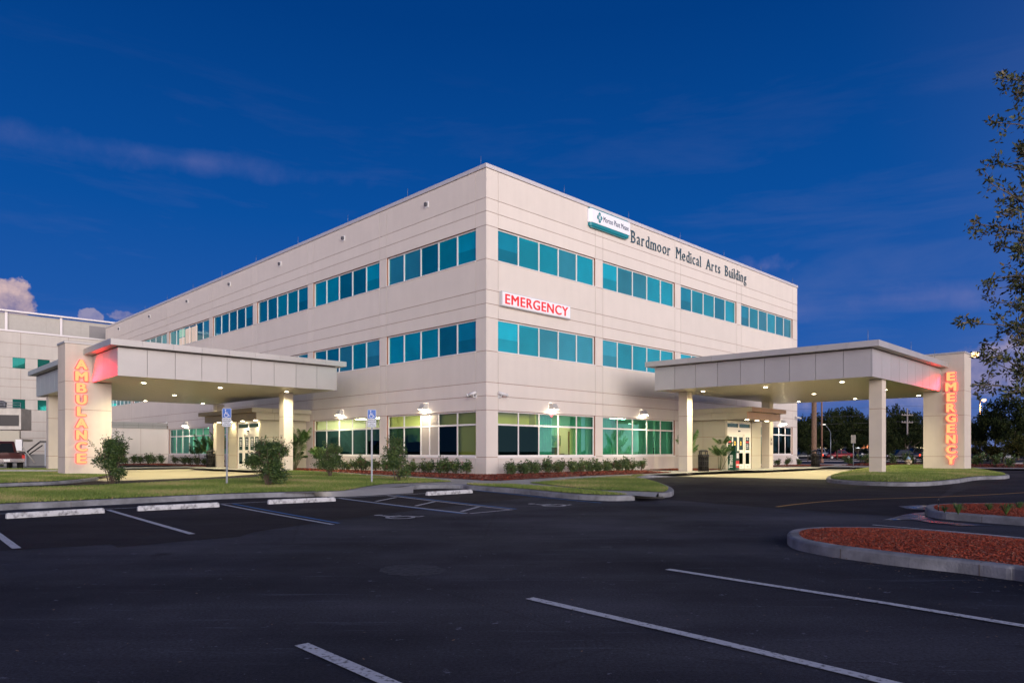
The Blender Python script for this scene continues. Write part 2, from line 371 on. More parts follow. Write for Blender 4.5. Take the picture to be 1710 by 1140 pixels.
for ci, n in ((1, 5), (3, 5), (5, 5), (7, 5), (9, 6), (11, 6), (13, 6)):
    for z0, z1 in ((10.31, 11.86), (6.05, 7.60)):
        pat = [rnd.choice((0, 0, 1, 1, 2)) for _ in range(n)]
        upper_window(FL, LC[ci][0], LC[ci][1], z0, z1, n, pat, 0)
# blinds lit from inside on the third floor, far bays of the long front
BLIND = mat('lit_blind', (.5, .42, .36), .8, emit=(.75, .55, .42), es=.45)
BLIND2 = mat('lit_room_green', (.3, .45, .35), .8, emit=(.35, .75, .55), es=.35)
for a0, a1, z0, z1, m_ in ((36.2, 37.5, 10.42, 11.76, BLIND), (34.9, 36.1, 10.42, 11.76, BLIND), (37.65, 38.9, 10.42, 11.1, BLIND), (37.65, 38.9, 11.12, 11.76, BLIND2), (46.7, 48.9, 10.42, 11.3, BLIND)):
    mb = MB()
    nsl = int((z1 - z0) / .09)
    for k in range(nsl):
        zz = z0 + k * .09; mb.box(.115, .122, a0, a1, zz, zz + .08)
    mb.build('blind', m_, bld)

# ------------------------------------------------------------------ ground floor windows and the rooms behind
RW_Y = mat('room_wall_yellow', (.60, .60, .30), .8); RW_G = mat('room_wall_green', (.42, .55, .42), .8); RW_W = mat('room_wall_white', (.62, .62, .58), .8)
RFLOOR = mat('room_floor', (.25, .22, .18), .6); RCEIL = mat('room_ceiling', (.7, .7, .68), .8)
LAMPW = emis('fluorescent_panel', (1.0, .96, .80), 70)
LAMPD = emis('fluorescent_panel_dim', (1.0, .96, .80), 16)
CURT = mat('curtain_cloth', (.55, .62, .52), .85, var=.12, vscale=3)
DARKBL = mat('dark_room_shade', (.01, .014, .016), .9)
def room(F, a0, a1, depth, wallm, lamps, lm=LAMPW, nm='room'):
    mb = MB(); d0 = TH + .02; z0, z1 = .32, 3.45
    fbox(mb, F, a0 + .02, a1 - .02, d0, depth, z0 - .06, z0, 1)
    fbox(mb, F, a0 + .02, a1 - .02, d0, depth, z1, z1 + .06, 2)
    fbox(mb, F, a0 - .1, a0 - .02, d0, depth, z0, z1, 0); fbox(mb, F, a1 + .02, a1 + .1, d0, depth, z0, z1, 0)
    fbox(mb, F, a0 - .1, a1 + .1, depth + .005, depth + .1, z0 - .06, z1 + .06, 0)
    o = mb.build(nm, [wallm, RFLOOR, RCEIL], bld)
    for (a, d, wx, wy) in lamps:
        lb = MB(); fbox(lb, F, a - wx / 2, a + wx / 2, d - wy / 2, d + wy / 2, z1 - .03, z1 - .006); lb.build('ceiling_panel', lm, o)
    return o
def gf_window(F, a0, a1, n, top, low, z0=1.12, z1=3.31, split=None):
    """top/low: pane kinds, c clear, t teal, d dark, p white metal panel"""
    fm = MB(); g = MB(); d = .10; zt0, zt1 = 2.62, 2.70
    fbox(fm, F, a0 - .02, a1 + .02, -.035, d, z0 - .05, z0 + .03)
    fbox(fm, F, a0, a1, d, d + .07, z0 + .03, z0 + FRAME + .03); fbox(fm, F, a0, a1, d, d + .07, z1 - FRAME, z1)
    pw = (a1 - a0) / n
    for k in range(n + 1):
        c = a0 + k * pw; w_ = FRAME / 2
        l, r = (c, c + FRAME) if k == 0 else ((c - FRAME, c) if k == n else (c - w_, c + w_))
        fbox(fm, F, l, r, d - .006, d + .064, z0 + FRAME + .03, z1 - FRAME)
    pp = MB()
    for k in range(n):
        p, q = a0 + k * pw + FRAME / 2, a0 + (k + 1) * pw - FRAME / 2
        fbox(fm, F, p, q, d - .003, d + .061, zt0, zt1)
        for kind, zz0, zz1 in ((low[k], z0 + .09, zt0), (top[k], zt1, z1 - FRAME + .005)):
            if kind == 'p':
                c = (p + q) / 2
                for s0, s1 in ((p + .02, c - .045), (c + .045, q - .02)):
                    fbox(pp, F, s0, s1, d + .012, d + .035, zz0 + .03, zz1 - .03, 0)
                    kk = s0 + .03
                    while kk < s1 - .03: fbox(pp, F, kk, kk + .012, d + .004, d + .0121, zz0 + .04, zz1 - .04, 0); kk += .045
                fbox(fm, F, c - .04, c + .04, d - .001, d + .05, zz0, zz1)
                fbox(pp, F, p, q, d + .036, d + .05, zz0, zz1, 0)
            else:
                pts = [F(p - .01, d + .03, zz0 - .01), F(q + .01, d + .03, zz0 - .01), F(q + .01, d + .03, zz1 + .01), F(p - .01, d + .03, zz1 + .01)]
                if F is FL: pts = pts[::-1]
                g.poly(pts, {'c': 0, 't': 1, 'd': 2}[kind])
    o = fm.build('window', FRAMEW, bld); g.build('pane', [GL_CLEAR, GL_TEALT, GL_DARK], o)
    if pp.v: pp.build('infill_panel', mat('infill_panel_grey', (.45, .42, .38), .55, .3), o)
    return o
def curtain(F, a0, a1, d, z0=.5, z1=3.2, mm=None, parent=None):
    pts = []; n = int((a1 - a0) / .035)
    V, Fc = [], []
    for k in range(n + 1):
        a = a0 + (a1 - a0) * k / n; dd = d + .045 * math.sin(a * 31 + 2 * math.sin(a * 5)) + .02 * math.sin(a * 77)
        V += [F(a, dd, z0), F(a, dd * 1.0 + .0, z1)]
    for k in range(n): Fc.append((2 * k, 2 * k + 2, 2 * k + 3, 2 * k + 1))
    return np_mesh('curtain', V, Fc, mm or CURT, bld, smooth=True)
# right face, bay 1: two dark panes, curtain, open room with a door, curtain
room(FR, .45, 3.55, 5.0, RW_Y, [(1.2, 1.6, 1.0, .35), (2.6, 3.0, 1.2, .3)])
room(FR, 3.75, 8.0, 4.6, RW_W, [(6.3, 2.6, 1.0, .3)])
gf_window(FR, .76, 8.05, 5, 'ccttt', 'ddtct')
curtain(FR, 3.85, 5.12, .55); curtain(FR, 6.55, 7.95, .55)
mb = MB(); fbox(mb, FR, 7.95, 8.0, 1.05, 1.85, .34, 2.5, 0); fbox(mb, FR, 7.93, 8.01, .97, 1.049, .34, 2.6, 1); fbox(mb, FR, 7.93, 8.01, 1.851, 1.93, .34, 2.6, 1); fbox(mb, FR, 7.93, 8.01, 1.05, 1.85, 2.501, 2.6, 1); mb.build('inner_door', [mat('brown_door_wood', (.16, .09, .05), .5), RW_W], bld)
mb = MB(); fbox(mb, FR, .9, 1.9, .9, 1.0, .34, 2.3); mb.build('shade', DARKBL, bld)
# right face, bay 2
room(FR, 8.8, 15.9, 4.8, RW_G, [(10.6, 2.4, 1.2, .3), (13.6, 2.6, 1.2, .3)])
gf_window(FR, 8.72, 15.98, 5, 'ttttt', 'ttttt')
curtain(FR, 8.85, 10.12, .55); curtain(FR, 12.9, 14.4, .55); curtain(FR, 14.6, 15.8, .6)
# right face, bay 4: a glazed door and a dark room
room(FR, 26.2, 33.0, 4.8, RW_W, [(30, 4.4, .5, .3)], LAMPD)
gf_window(FR, 28.6, 33.15, 4, 'dddd', 'dddd')
fm = MB()
fbox(fm, FR, 27.3, 27.38, .09, .17, .29, 3.31); fbox(fm, FR, 28.5, 28.6, .09, .17, .29, 3.31); fbox(fm, FR, 27.38, 28.5, .09, .17, 3.2, 3.31); fbox(fm, FR, 27.38, 28.5, .09, .17, 2.5, 2.6); fbox(fm, FR, 27.38, 28.5, .10, .16, .29, .45)
fbox(fm, FR, 27.40, 27.46, .10, .16, .45, 2.5); fbox(fm, FR, 28.42, 28.48, .10, .16, .45, 2.5)
o = fm.build('side_door', FRAMEW, bld)
g = MB(); g.poly([FR(27.4, .13, .45), FR(28.48, .13, .45), FR(28.48, .13, 2.5), FR(27.4, .13, 2.5)]); g.build('pane', GL_TEALT, o); g = MB(); g.poly([FR(27.38, .13, 2.6), FR(28.5, .13, 2.6), FR(28.5, .13, 3.2), FR(27.38, .13, 3.2)]); g.build('pane', GL_TEALT, o)
fm = MB(); fm.tube(FR(28.36, .04, 1.25), FR(28.36, .04, 1.65), .015); fm.tube(FR(28.36, .04, 1.3), FR(28.44, .12, 1.3), .01); fm.tube(FR(28.36, .04, 1.6), FR(28.44, .12, 1.6), .01); fm.build('handle', METAL, o)
# left face, bay 1
room(FL, .8, 7.9, 4.9, RW_Y, [(2.2, 2.0, .5, 1.4), (4.4, 2.2, .5, 1.4), (6.2, 3.0, .5, 1.5)])
gf_window(FL, .73, 7.97, 5, 'ccpcc', 'cdpdd')
mb = MB(); fbox(mb, FL, 5.6, 7.2, .8, .9, .34, 1.9); mb.build('shade', DARKBL, bld)
mb = MB(); fbox(mb, FL, 1.3, 2.1, .9, .96, .34, 3.4); mb.build('partition', RW_G, bld)
mb = MB(); fbox(mb, FL, 5.6, 5.95, .8, .86, 2.6, 3.4, 0); mb.build('teal_panel', mat('teal_panel', (.0, .28, .34), .5), bld)
# left face, bay 2
room(FL, 8.75, 15.85, 4.9, RW_W, [(10.4, 2.2, .35, 1.3), (12.4, 3.0, .35, 1.4), (14.6, 2.3, .35, 1.3)])
gf_window(FL, 8.66, 15.90, 5, 'ccccc', 'ddddd')
mb = MB(); fbox(mb, FL, 9.3, 11.0, .8, .9, .34, 2.0); mb.build('shade', DARKBL, bld)
# left face, bays 4 and 5
room(FL, 24.5, 31.4, 4.5, RW_W, [(27, 2.2, .35, 1.2)], LAMPD); gf_window(FL, 24.40, 31.50, 5, 'ttttt', 'ttttt')
room(FL, 32.3, 40.9, 4.5, RW_G, [(34.5, 2.2, .5, 1.2), (38.0, 2.2, .5, 1.2)]); gf_window(FL, 32.20, 41.00, 6, 'tttttt', 'tttttt')
curtain(FL, 36.8, 38.4, .5); curtain(FL, 39.6, 40.8, .5); curtain(FL, 38.5, 39.5, .62)
mb = MB(); fbox(mb, FL, 32.7, 33.5, .19, .195, 1.85, 2.35); mb.build('notice', emis('lit_notice', (.9, .95, .6), .8), bld)

# furniture and pictures inside the lit rooms
WOODC = mat('cabinet_wood', (.24, .14, .07), .5); PICT = mat('picture_print', (.10, .22, .28), .6, col2=(.45, .40, .28), vscale=4); SEATC = mat('seat_cloth', (.05, .10, .14), .8)
for F, a1, dd in ((FR, 8.0, 2.1), (FR, 15.85, .9), (FL, 7.85, .95), (FL, 15.8, .9), (FL, 40.85, 1.0), (FR, 3.5, .9)):
    mb = MB(); fbox(mb, F, a1 - .42, a1 - .005, dd + .1, dd + 1.3, .34, 1.22); fbox(mb, F, a1 - .45, a1 - .005, dd + .06, dd + 1.34, 1.221, 1.26); mb.build('cabinet', WOODC, bld)
    mb = MB(); fbox(mb, F, a1 - .03, a1 + .01, dd + .35, dd + 1.0, 1.7, 2.3); mb.build('picture', PICT, bld)
    mb = MB(); fbox(mb, F, a1 - 1.9, a1 - 1.3, dd + .2, dd + .8, .34, .80); fbox(mb, F, a1 - 1.36, a1 - 1.28, dd + .2, dd + .8, .801, 1.35); mb.build('waiting_seat', SEATC, bld)
    mb = MB(); fbox(mb, F, a1 - .35, a1 - .05, dd + .5, dd + .8, 1.27, 1.62); mb.build('monitor', DARKBL, bld)
# lightning rods on the coping
for k, (U, V) in enumerate([(.12, v_) for v_ in (.5, 6.23, 12.07, 18.05, 24.13, 30.02, 35.81, 41.8, 47.72, 53.4)] + [(u_, .12) for u_ in (5.62, 11.27, 16.77, 22.35, 27.92, 33.41)]):
    mb = MB(); mb.tube((U, V, 14.70), (U, V, 14.74), .05, .03); mb.tube((U, V, 14.74), (U, V, 15.22), .011, .006, 6); mb.build('lightning_rod', METAL, bld)
# downturned outlet vents under the parapet of the long front
for k, V in enumerate((4.43, 12.33, 20.26, 28.3, 36.7, 46.0, 55.2)):
    mb = MB(); mb.box(-.03, -.002, V - .14, V + .14, 13.72, 14.02, 0); mb.box(-.14, -.0305, V - .075, V + .075, 13.80, 13.96, 1); mb.build('overflow_scupper', [WHITEP, mat('scupper_dark', (.08, .08, .09), .5)], bld)
mb = MB(); mb.box(7.25, 7.41, -.06, -.002, .60, .82); mb.build('outlet_box', METAL, bld)

# ------------------------------------------------------------------ lettering
def text_mesh(s, size, extrude=.0, offset=0.0, sx=1.0, spacing=1.0, align='LEFT', bevel=0.0, font=None):
    c = bpy.data.curves.new('lettering', 'FONT'); c.body = s; c.size = size; c.extrude = extrude; c.offset = offset; c.align_x = align; c.space_character = spacing; c.bevel_depth = bevel
    c.resolution_u = 4; o = bpy.data.objects.new('lettering', c); COL.objects.link(o)
    dg = bpy.context.evaluated_depsgraph_get(); me = bpy.data.meshes.new_from_object(o.evaluated_get(dg))
    bpy.data.objects.remove(o); bpy.data.curves.remove(c)
    if sx != 1.0:
        for v in me.vertices: v.co.x *= sx
    return me
def mesh_obj(name, me, m, parent=None):
    me.materials.clear()
    for q in (m if isinstance(m, (list, tuple)) else [m]): me.materials.append(q)
    o = bpy.data.objects.new(name, me); COL.objects.link(o)
    if parent is not None: o.parent = parent; KIDS.setdefault(parent.name, []).append(o)
    return o
def serif_text(s, size, depth, sx=.72, track=.05, wordgap=.32, weight=0.0):
    """glyphs set one by one; every flat stroke end gets a thin serif bar"""
    mb = MB(); x = 0.0
    for ch in s:
        if ch == ' ': x += size * wordgap; continue
        me = text_mesh(ch, size, depth / 2, weight, sx)
        xs = [v.co.x for v in me.vertices]; x0, x1 = min(xs), max(xs)
        mb.mesh(me, lambda c, x=x, x0=x0: (c.x - x0 + x, c.y, c.z + depth / 2))
        ends = []
        for e in me.edges:
            a, b = me.vertices[e.vertices[0]].co, me.vertices[e.vertices[1]].co
            if abs(a.y - b.y) < 1e-4 and abs(a.z - b.z) < 1e-5 and a.z > 0 and .04 * size < abs(a.x - b.x) < .19 * size:
                ends.append((round(a.y, 4), min(a.x, b.x), max(a.x, b.x)))
        if ends:
            ymax = max(v.co.y for v in me.vertices)
            for y, a, b in set(ends):
                low = y < .02 * size; high = (y > .45 * size)
                if ch in 'gsec' or not (low or high): continue
                t = .026 * size; e_ = .05 * size
                l = a - e_; r = b + (e_ if low or ch in 'M' else 0)
                mb.box(l - x0 + x, r - x0 + x, (0 if low else y - t), (t if low else y), .0, depth * .98)
        x += (x1 - x0) + size * track; bpy.data.meshes.remove(me)
    return mb, x
VERT = Matrix.Rotation(R(90), 4, 'X')
# blue-grey letters on the right front
TXT = mat('dark_teal_letter', (.02, .075, .11), .4)
sg = empty('wall_lettering', Wp(11.33, -.0, 13.42), ROT, 'dark teal metal letters reading Bardmoor Medical Arts Building high on the right front', 'sign')
mb, wd = serif_text('Bardmoor Medical Arts Building', 1.02, .035, .64, .12, .40, -.010)
k_ = (25.45 - 11.33) / wd
words = 'Bardmoor Medical Arts Building'
o = MB(); o.v = [(v[0] * k_, -v[2] - .02, v[1]) for v in mb.v]; o.f = mb.f; o.m = mb.m; o.sm = mb.sm
o.build('lettering', TXT, sg, recalc=True)

# EMERGENCY box sign
REDL = mat('red_letter', (.62, .015, .02), .45, emit=(.8, .02, .03), es=.25)
sg = empty('emergency_sign', Wp(.82, -.19, 8.22), ROT, 'white box sign with red EMERGENCY letters between the second and third floors', 'sign')
mb = MB(); mb.box(0, 4.95, 0, .18, 0, .70); mb.build('cabinet', mat('sign_cabinet', (.55, .56, .58), .4), sg, bevel=.01)
mb = MB(); mb.box(.05, 4.90, -.012, -.001, .05, .65); mb.build('face', mat('sign_face_white', (.76, .74, .76), .35, emit=(.9, .85, .9), es=.12), sg)
me = text_mesh('EMERGENCY', .62, .004, 0, 1.0, 1.10)
xs = [v.co.x for v in me.vertices]; ys = [v.co.y for v in me.vertices]; sx = 4.5 / (max(xs) - min(xs)); sy = .46 / (max(ys) - min(ys)); a_, b_ = min(xs), min(ys)
for v in me.vertices: v.co = Vector((.22 + (v.co.x - a_) * sx, -.018 - v.co.z, .12 + (v.co.y - b_) * sy))
mb = MB()
for q in range(5): mb.mesh(me, lambda c, q=q: (c.x + (q - 2) * .009, c.y - q * .0007, c.z + ((q * 2) % 3 - 1) * .007))
mb.build('lettering', REDL, sg); bpy.data.meshes.remove(me)

# hospital group sign, white lozenge with teal edges
TEALP = mat('teal_sign_paint', (.0, .20, .24), .35)
sg = empty('logo_sign', Wp(7.35, 0, 13.55), ROT, 'white rounded box sign with teal edge bands, knot emblem and Morton Plant Mease lettering', 'sign')
def lozenge(x0, x1, d, r):
    pts = [(x0, -.02)]; r2 = .03
    for k in range(7):
        t = R(90) * k / 6; pts.append((x0 + r - r * math.cos(t), -d + r - r * math.sin(t)) if True else None)
    for k in range(7):
        t = R(90) * k / 6; pts.append((x1 - r2 + r2 * math.sin(t), -d + r2 - r2 * math.cos(t)))
    pts.append((x1, -.02)); return pts
mb = MB(); mb.prism(lozenge(0, 3.62, .22, .20), .12, .84); mb.build('cabinet', mat('sign_white', (.76, .77, .80), .3, emit=(.8, .8, .9), es=.08), sg)
mb = MB(); mb.prism(lozenge(.05, 3.50, .20, .18), -.06, .119); mb.prism(lozenge(.14, 3.36, .16, .14), -.13, -.061); mb.build('lower_band', TEALP, sg)
mb = MB(); mb.prism(lozenge(.05, 3.45, .20, .18), .841, .90); mb.build('upper_band', TEALP, sg)
me = text_mesh('Morton Plant Mease', .42, .005, 0, 1.0, 1.06); xs = [v.co.x for v in me.vertices]; k_ = 2.30 / (max(xs) - min(xs)); o = MB(); o.mesh(me, lambda c: (1.12 + c.x * k_, -.226 - c.z, .34 + c.y)); bpy.data.meshes.remove(me); o.build('lettering', mat('navy_letter', (.01, .035, .10), .4), sg, recalc=True)
mb = MB()
for k in range(4):                                     # interlaced knot: four petals round a square
    a = R(90) * k; cx, cz = .80 + .13 * math.cos(a), .48 + .17 * math.sin(a)
    pts = []
    for q in range(12):
        t = 2 * math.pi * q / 12; pts.append((cx + (.095) * math.cos(t), -.226, cz + .12 * math.sin(t)))
    mb.poly(pts); mb.poly([(p[0], -.236, p[2]) for p in pts])
for q in range(2):
    for s in (-.05, .05):
        if q: mb.box(.66, .94, -.238, -.2245, .48 + s - .012, .48 + s + .012, 1)
        else: mb.box(.80 + s - .010, .80 + s + .010, -.2385, -.2245, .30, .66, 1)
mb.build('emblem', [TEALP, MATS['sign_white']], sg)

# ------------------------------------------------------------------ wall lamps, cameras
LAMPHOT = emis('wall_lamp_lens', (1.0, .86, .62), 55)
WL = empty('wall_lamp', (0, 0, 0))
mb = MB(); mb.poly([(-.2, 0, .30), (.2, 0, .30), (.2, 0, 0), (-.2, 0, 0)]); 
i = len(mb.v); mb.v += [(-.2, -.005, .32), (.2, -.005, .32), (.2, -.005, 0), (-.2, -.005, 0), (-.17, -.20, .30), (.17, -.20, .30), (.19, -.33, .06), (-.19, -.33, .06), (-.19, -.33, .02), (.19, -.33, .02)]
for f in ((0, 1, 5, 4), (4, 5, 6, 7), (7, 6, 9, 8), (0, 4, 7, 8, 3), (1, 2, 9, 6, 5)): mb.f.append(tuple(i + k for k in f)); mb.m.append(0); mb.sm.append(False)
h = mb.build('housing', mat('lamp_housing', (.45, .44, .41), .5), WL)
mb = MB(); mb.box(-.18, .18, -.32, -.01, -.015, .015); mb.build('lens', LAMPHOT, WL)
ld = bpy.data.lights.new('lamp_light', 'AREA'); ld.shape = 'RECTANGLE'; ld.size = .30; ld.size_y = .22; ld.energy = 95; ld.color = (1, .84, .58)
lo = bpy.data.objects.new('lamp_light', ld); COL.objects.link(lo); lo.parent = WL; KIDS.setdefault(WL.name, []).append(lo); lo.location = (0, -.17, -.02); lo.rotation_euler = (R(-16), 0, 0)
first = True
for face, a, z, lab in (('R', 4.5, 3.50, 'lit wall lamp over the nearest ground floor window of the right front'), ('R', 12.4, 3.50, 'lit wall lamp beside the emergency canopy over the curtained window'), ('R', 31.1, 3.50, 'lit wall lamp over the dark windows at the far right end of the building'),
                        ('L', 4.53, 3.50, 'lit wall lamp over the window with grey infill panels on the left front'), ('L', 12.53, 3.50, 'lit wall lamp between the ambulance canopy and the parking sign on the left front'), ('L', 36.9, 3.50, 'lit wall lamp over the green curtained window beyond the ambulance canopy')):
    o = WL if first else copy_tree(WL); first = False
    o.location = Wp(a, -.002, z) if face == 'R' else Wp(-.002, a, z)
    o.rotation_euler = (0, 0, ROT if face == 'R' else ROT - R(90))
    tag(o, lab, 'wall lamp', 'wall lamps over the ground floor windows')
CAMW = mat('camera_white', (.66, .66, .66), .35)
def sec_camera(loc, rz, lab, aim):
    t = empty('security_camera', loc, rz, lab, 'camera', 'security cameras on the walls')
    mb = MB(); mb.box(-.06, .06, -.03, 0, -.1, .06); mb.tube((0, -.02, -.04), (0, -.17, -.05), .022); mb.tube((0, -.17, -.06), (0, -.17, .05), .02); mb.build('bracket', CAMW, t)
    a = aim; d = Vector((math.sin(a), -math.cos(a), -.28)).normalized(); c = Vector((0, -.17, .12))
    mb = MB(); mb.tube(c - d * .14, c + d * .26, .068, .068, 12); mb.tube(c + d * .26, c + d * .33, .075, .075, 12); mb.build('body', CAMW, t)
    mb = MB(); mb.tube(c + d * .331, c + d * .34, .05, .05, 12); mb.build('lens', BLACKP, t)
sec_camera(Wp(.80, 0, 3.98), ROT, 'white camera on the right front beside the building corner', R(60))
sec_camera(Wp(0, .70, 3.98), ROT - R(90), 'white camera on the left front beside the building corner', R(-60))
sec_camera(Wp(33.6, 0, 3.98), ROT, 'white camera at the far right corner of the building', R(50))
sec_camera(Wp(0, 41.3, 3.75), ROT - R(90), 'small camera over the joint of the low wing and the long front', R(-50))
# ================================================================== canopies, pylons, entrance vestibules
NR = lambda a, d: (a, -d)
NL = lambda a, d: (-d, a)
class At:                                             # builds children in building coordinates under an Empty placed elsewhere
    def __init__(s, name, U, V, z, label, cat, group=None):
        s.o = empty(name, Wp(U, V, z), ROT, label, cat, group); s.off = (-U, -V, -z)
    def build(s, mb, name, mats, parent=None, **k):
        if parent is None: return mb.build(name, mats, s.o, loc=s.off, **k)
        return mb.build(name, mats, parent, **k)
SOFFIT = mat('soffit_plank_metal', (.43, .38, .26), .36, .4)
t = SOFFIT.node_tree; b = t.nodes['Principled BSDF']; tcn = t.nodes.new('ShaderNodeTexCoord'); sp = t.nodes.new('ShaderNodeSeparateXYZ'); t.links.new(tcn.outputs['Object'], sp.inputs[0])
def _m(op, a, bb=None):
    n = t.nodes.new('ShaderNodeMath'); n.operation = op
    for i, x in enumerate((a, bb)):
        if x is None: continue
        if isinstance(x, (int, float)): n.inputs[i].default_value = x
        else: t.links.new(x, n.inputs[i])
    return n.outputs[0]
sh = _m('ABSOLUTE', _m('SUBTRACT', _m('FRACT', _m('MULTIPLY', _m('SUBTRACT', sp.outputs[0], 0.0), 1 / .305)), .5))
ln_ = _m('GREATER_THAN', sh, .465)
bp = t.nodes.new('ShaderNodeBump'); bp.inputs['Strength'].default_value = .25; bp.inputs['Distance'].default_value = .006; bp.invert = True; t.links.new(ln_, bp.inputs['Height']); t.links.new(bp.outputs[0], b.inputs['Normal'])
mx = t.nodes.new('ShaderNodeMix'); mx.data_type = 'RGBA'; mx.inputs[6].default_value = (.40, .37, .29, 1); mx.inputs[7].default_value = (.15, .135, .10, 1); t.links.new(ln_, mx.inputs[0]); t.links.new(mx.outputs[2], b.inputs['Base Color'])
SOFFIT_L = SOFFIT.copy()
ZS, ZF, ZC = 4.63, 5.86, 6.12
def xfm(P0, P1):                                       # frame along an edge of the plan: s along, n outwards
    P0, P1 = Vector(P0), Vector(P1); d = (P1 - P0); ln = d.length; d.normalize(); n = Vector((d.y, -d.x))
    return P0, d, n, ln
def edge_box(mb, fr, s0, s1, n0, n1, z0, z1, m=0):
    P0, d, n, ln = fr; pts = [P0 + d * a + n * bb for a, bb in ((s0, n1), (s1, n1), (s1, n0), (s0, n0))]
    pts = [(p.x, p.y) for p in pts]
    area = sum(pts[i][0] * pts[(i + 1) % 4][1] - pts[(i + 1) % 4][0] * pts[i][1] for i in range(4))
    if area < 0: pts = pts[::-1]
    mb.prism(pts, z0, z1, m)
def ccw(q):
    area = sum(q[i][0] * q[(i + 1) % len(q)][1] - q[(i + 1) % len(q)][0] * q[i][1] for i in range(len(q)))
    return q if area > 0 else q[::-1]
def offset_poly(q, d):                                 # ccw polygon offset outwards
    out = []; n = len(q)
    for i in range(n):
        a, b_, c = Vector(q[i - 1]), Vector(q[i]), Vector(q[(i + 1) % n])
        d1 = (b_ - a).normalized(); d2 = (c - b_).normalized(); n1 = Vector((d1.y, -d1.x)); n2 = Vector((d2.y, -d2.x)); h = (n1 + n2)
        k = d / max(.25, h.dot(n1)) ; out.append(tuple(b_ + h * k))
    return out
def canopy(Nf, quad, label, cols, lights, rods, soff):
    q = ccw([Nf(*p) for p in quad]); base = cols[0]; bu, bv = Nf(*base)
    A = At('drive_canopy', bu, bv, .29, label, 'canopy')
    mb = MB(); mb.prism(offset_poly(q, -.03), ZS, ZS + .10); A.build(mb, 'soffit', soff)
    mb = MB(); mb.prism(offset_poly(q, -.05), ZS + .101, ZF - .004); A.build(mb, 'roof_core', CANGAP)
    fas = MB()
    for i in range(4):
        fr = xfm(q[i], q[(i + 1) % 4]); ln = fr[3]; n = round(ln / 1.22); st = ln / n
        for k in range(n):
            edge_box(fas, fr, k * st + (.009 if k else .002), (k + 1) * st - (.009 if k < n - 1 else .05), -.045, 0, ZS - .015, ZF - .05)
    A.build(fas, 'fascia', CANOPY)
    co = MB(); oq = offset_poly(q, .36)
    co.prism(offset_poly(q, .33), ZF - .003, ZC - .03)
    for i in range(4):
        fr = xfm(oq[i], oq[(i + 1) % 4]); ln = fr[3]; n = round(ln / 1.25); st = ln / n
        for k in range(n): edge_box(co, fr, k * st + (.004 if k else .0), (k + 1) * st - (.004 if k < n - 1 else .031), -.028, 0, ZF, ZC)
    A.build(co, 'coping', CANOPY)
    for c in cols:
        u, v = Nf(*c); cm = MB(); h = .27; zz = [.0, 1.12, 3.31, ZS - .001]
        for k in range(3): cm.box(u - h, u + h, v - h, v + h, zz[k] + (.01 if k else 0), zz[k + 1] - (.01 if k < 2 else 0), 0)
        cm.box(u - h + .015, u + h - .015, v - h + .015, v + h - .015, .05, ZS - .02, 1)
        A.build(cm, 'column', [COLP, GROOVE])
    for c in rods:
        u, v = Nf(*c); cm = MB(); cm.tube((u, v, ZC), (u, v, ZC + .55), .012, .006, 6); A.build(cm, 'lightning_rod', METAL)
    return A
# right canopy
CR = [(10.25, 13.36), (9.62, 2.76), (24.5, 2.80), (24.9, 13.33)]
canopy(NR, CR, 'grey metal canopy on the right over the emergency drive, beside the EMERGENCY pylon', [(12.17, 12.95), (11.98, 3.18), (22.35, 2.98)],
       None, [(10.5, 13.1), (15.5, 13.4), (19.5, 13.4)], SOFFIT)
CLq = [(9.12, 12.88), (9.02, 2.42), (25.2, 2.45), (25.6, 12.7)]
canopy(NL, CLq, 'pale metal canopy on the left over the ambulance drive, beside the AMBULANCE pylon', [(12.78, 3.38), (24.2, 12.15), (25.0, 2.15)], None, [(12.0, 3.2)], SOFFIT_L)
# downlights in both soffits
SOFFHOT = emis('downlight_lens', (1.0, .86, .58), 30)
DL = empty('soffit_downlight', (0, 0, 0)); mb = MB(); mb.lathe([(.125, 0), (.125, -.012), (.098, -.014)], 20); mb.build('trim_ring', mat('trim_ring_white', (.7, .68, .62), .4), DL)
mb = MB(); mb.lathe([(.095, -.015), (.095, -.020)], 20); mb.build('lens', SOFFHOT, DL)
ld = bpy.data.lights.new('downlight_light', 'SPOT'); ld.energy = 800; ld.spot_size = R(150); ld.spot_blend = .9; ld.color = (1, .87, .50); ld.shadow_soft_size = .03
lo = bpy.data.objects.new('downlight_light', ld); COL.objects.link(lo); lo.parent = DL; KIDS[DL.name].append(lo); lo.location = (0, 0, -.03)
LR = [(11.9, 4.3), (11.9, 7.8), (11.9, 11.5), (17.9, 7.8), (17.9, 11.5), (23.4, 4.6), (23.4, 8.1), (23.4, 11.6)]
LL = [(11.9, 11.0), (11.9, 7.4), (11.8, 3.85), (18.6, 7.3), (24.6, 3.4), (24.6, 7.0), (18.6, 11.0)]
rowsR = ['near the wall end', 'in the middle', 'near the pylon end']
labR = ['first from the wall in the front row', 'middle of the front row', 'by the near column in the front row', 'middle row, centre', 'middle row, pylon side', 'back row beside the vestibule', 'middle of the back row', 'back row beside the pylon']
labL = ['by the pylon in the front row', 'middle of the front row', 'by the column nearest the lawn', 'centre of the middle row', 'back row beside the entrance', 'middle of the back row', 'middle row on the pylon side']
first = True
for Nf, pts, lab, nm in ((NR, LR, labR, 'emergency'), (NL, LL, labL, 'ambulance')):
    for p, lb in zip(pts, lab):
        o = DL if first else copy_tree(DL); first = False
        u, v = Nf(*p); o.location = Wp(u, v, ZS - .001); tag(o, 'round downlight under the %s canopy, %s' % (nm, lb), 'downlight', 'downlights under the %s canopy' % nm)

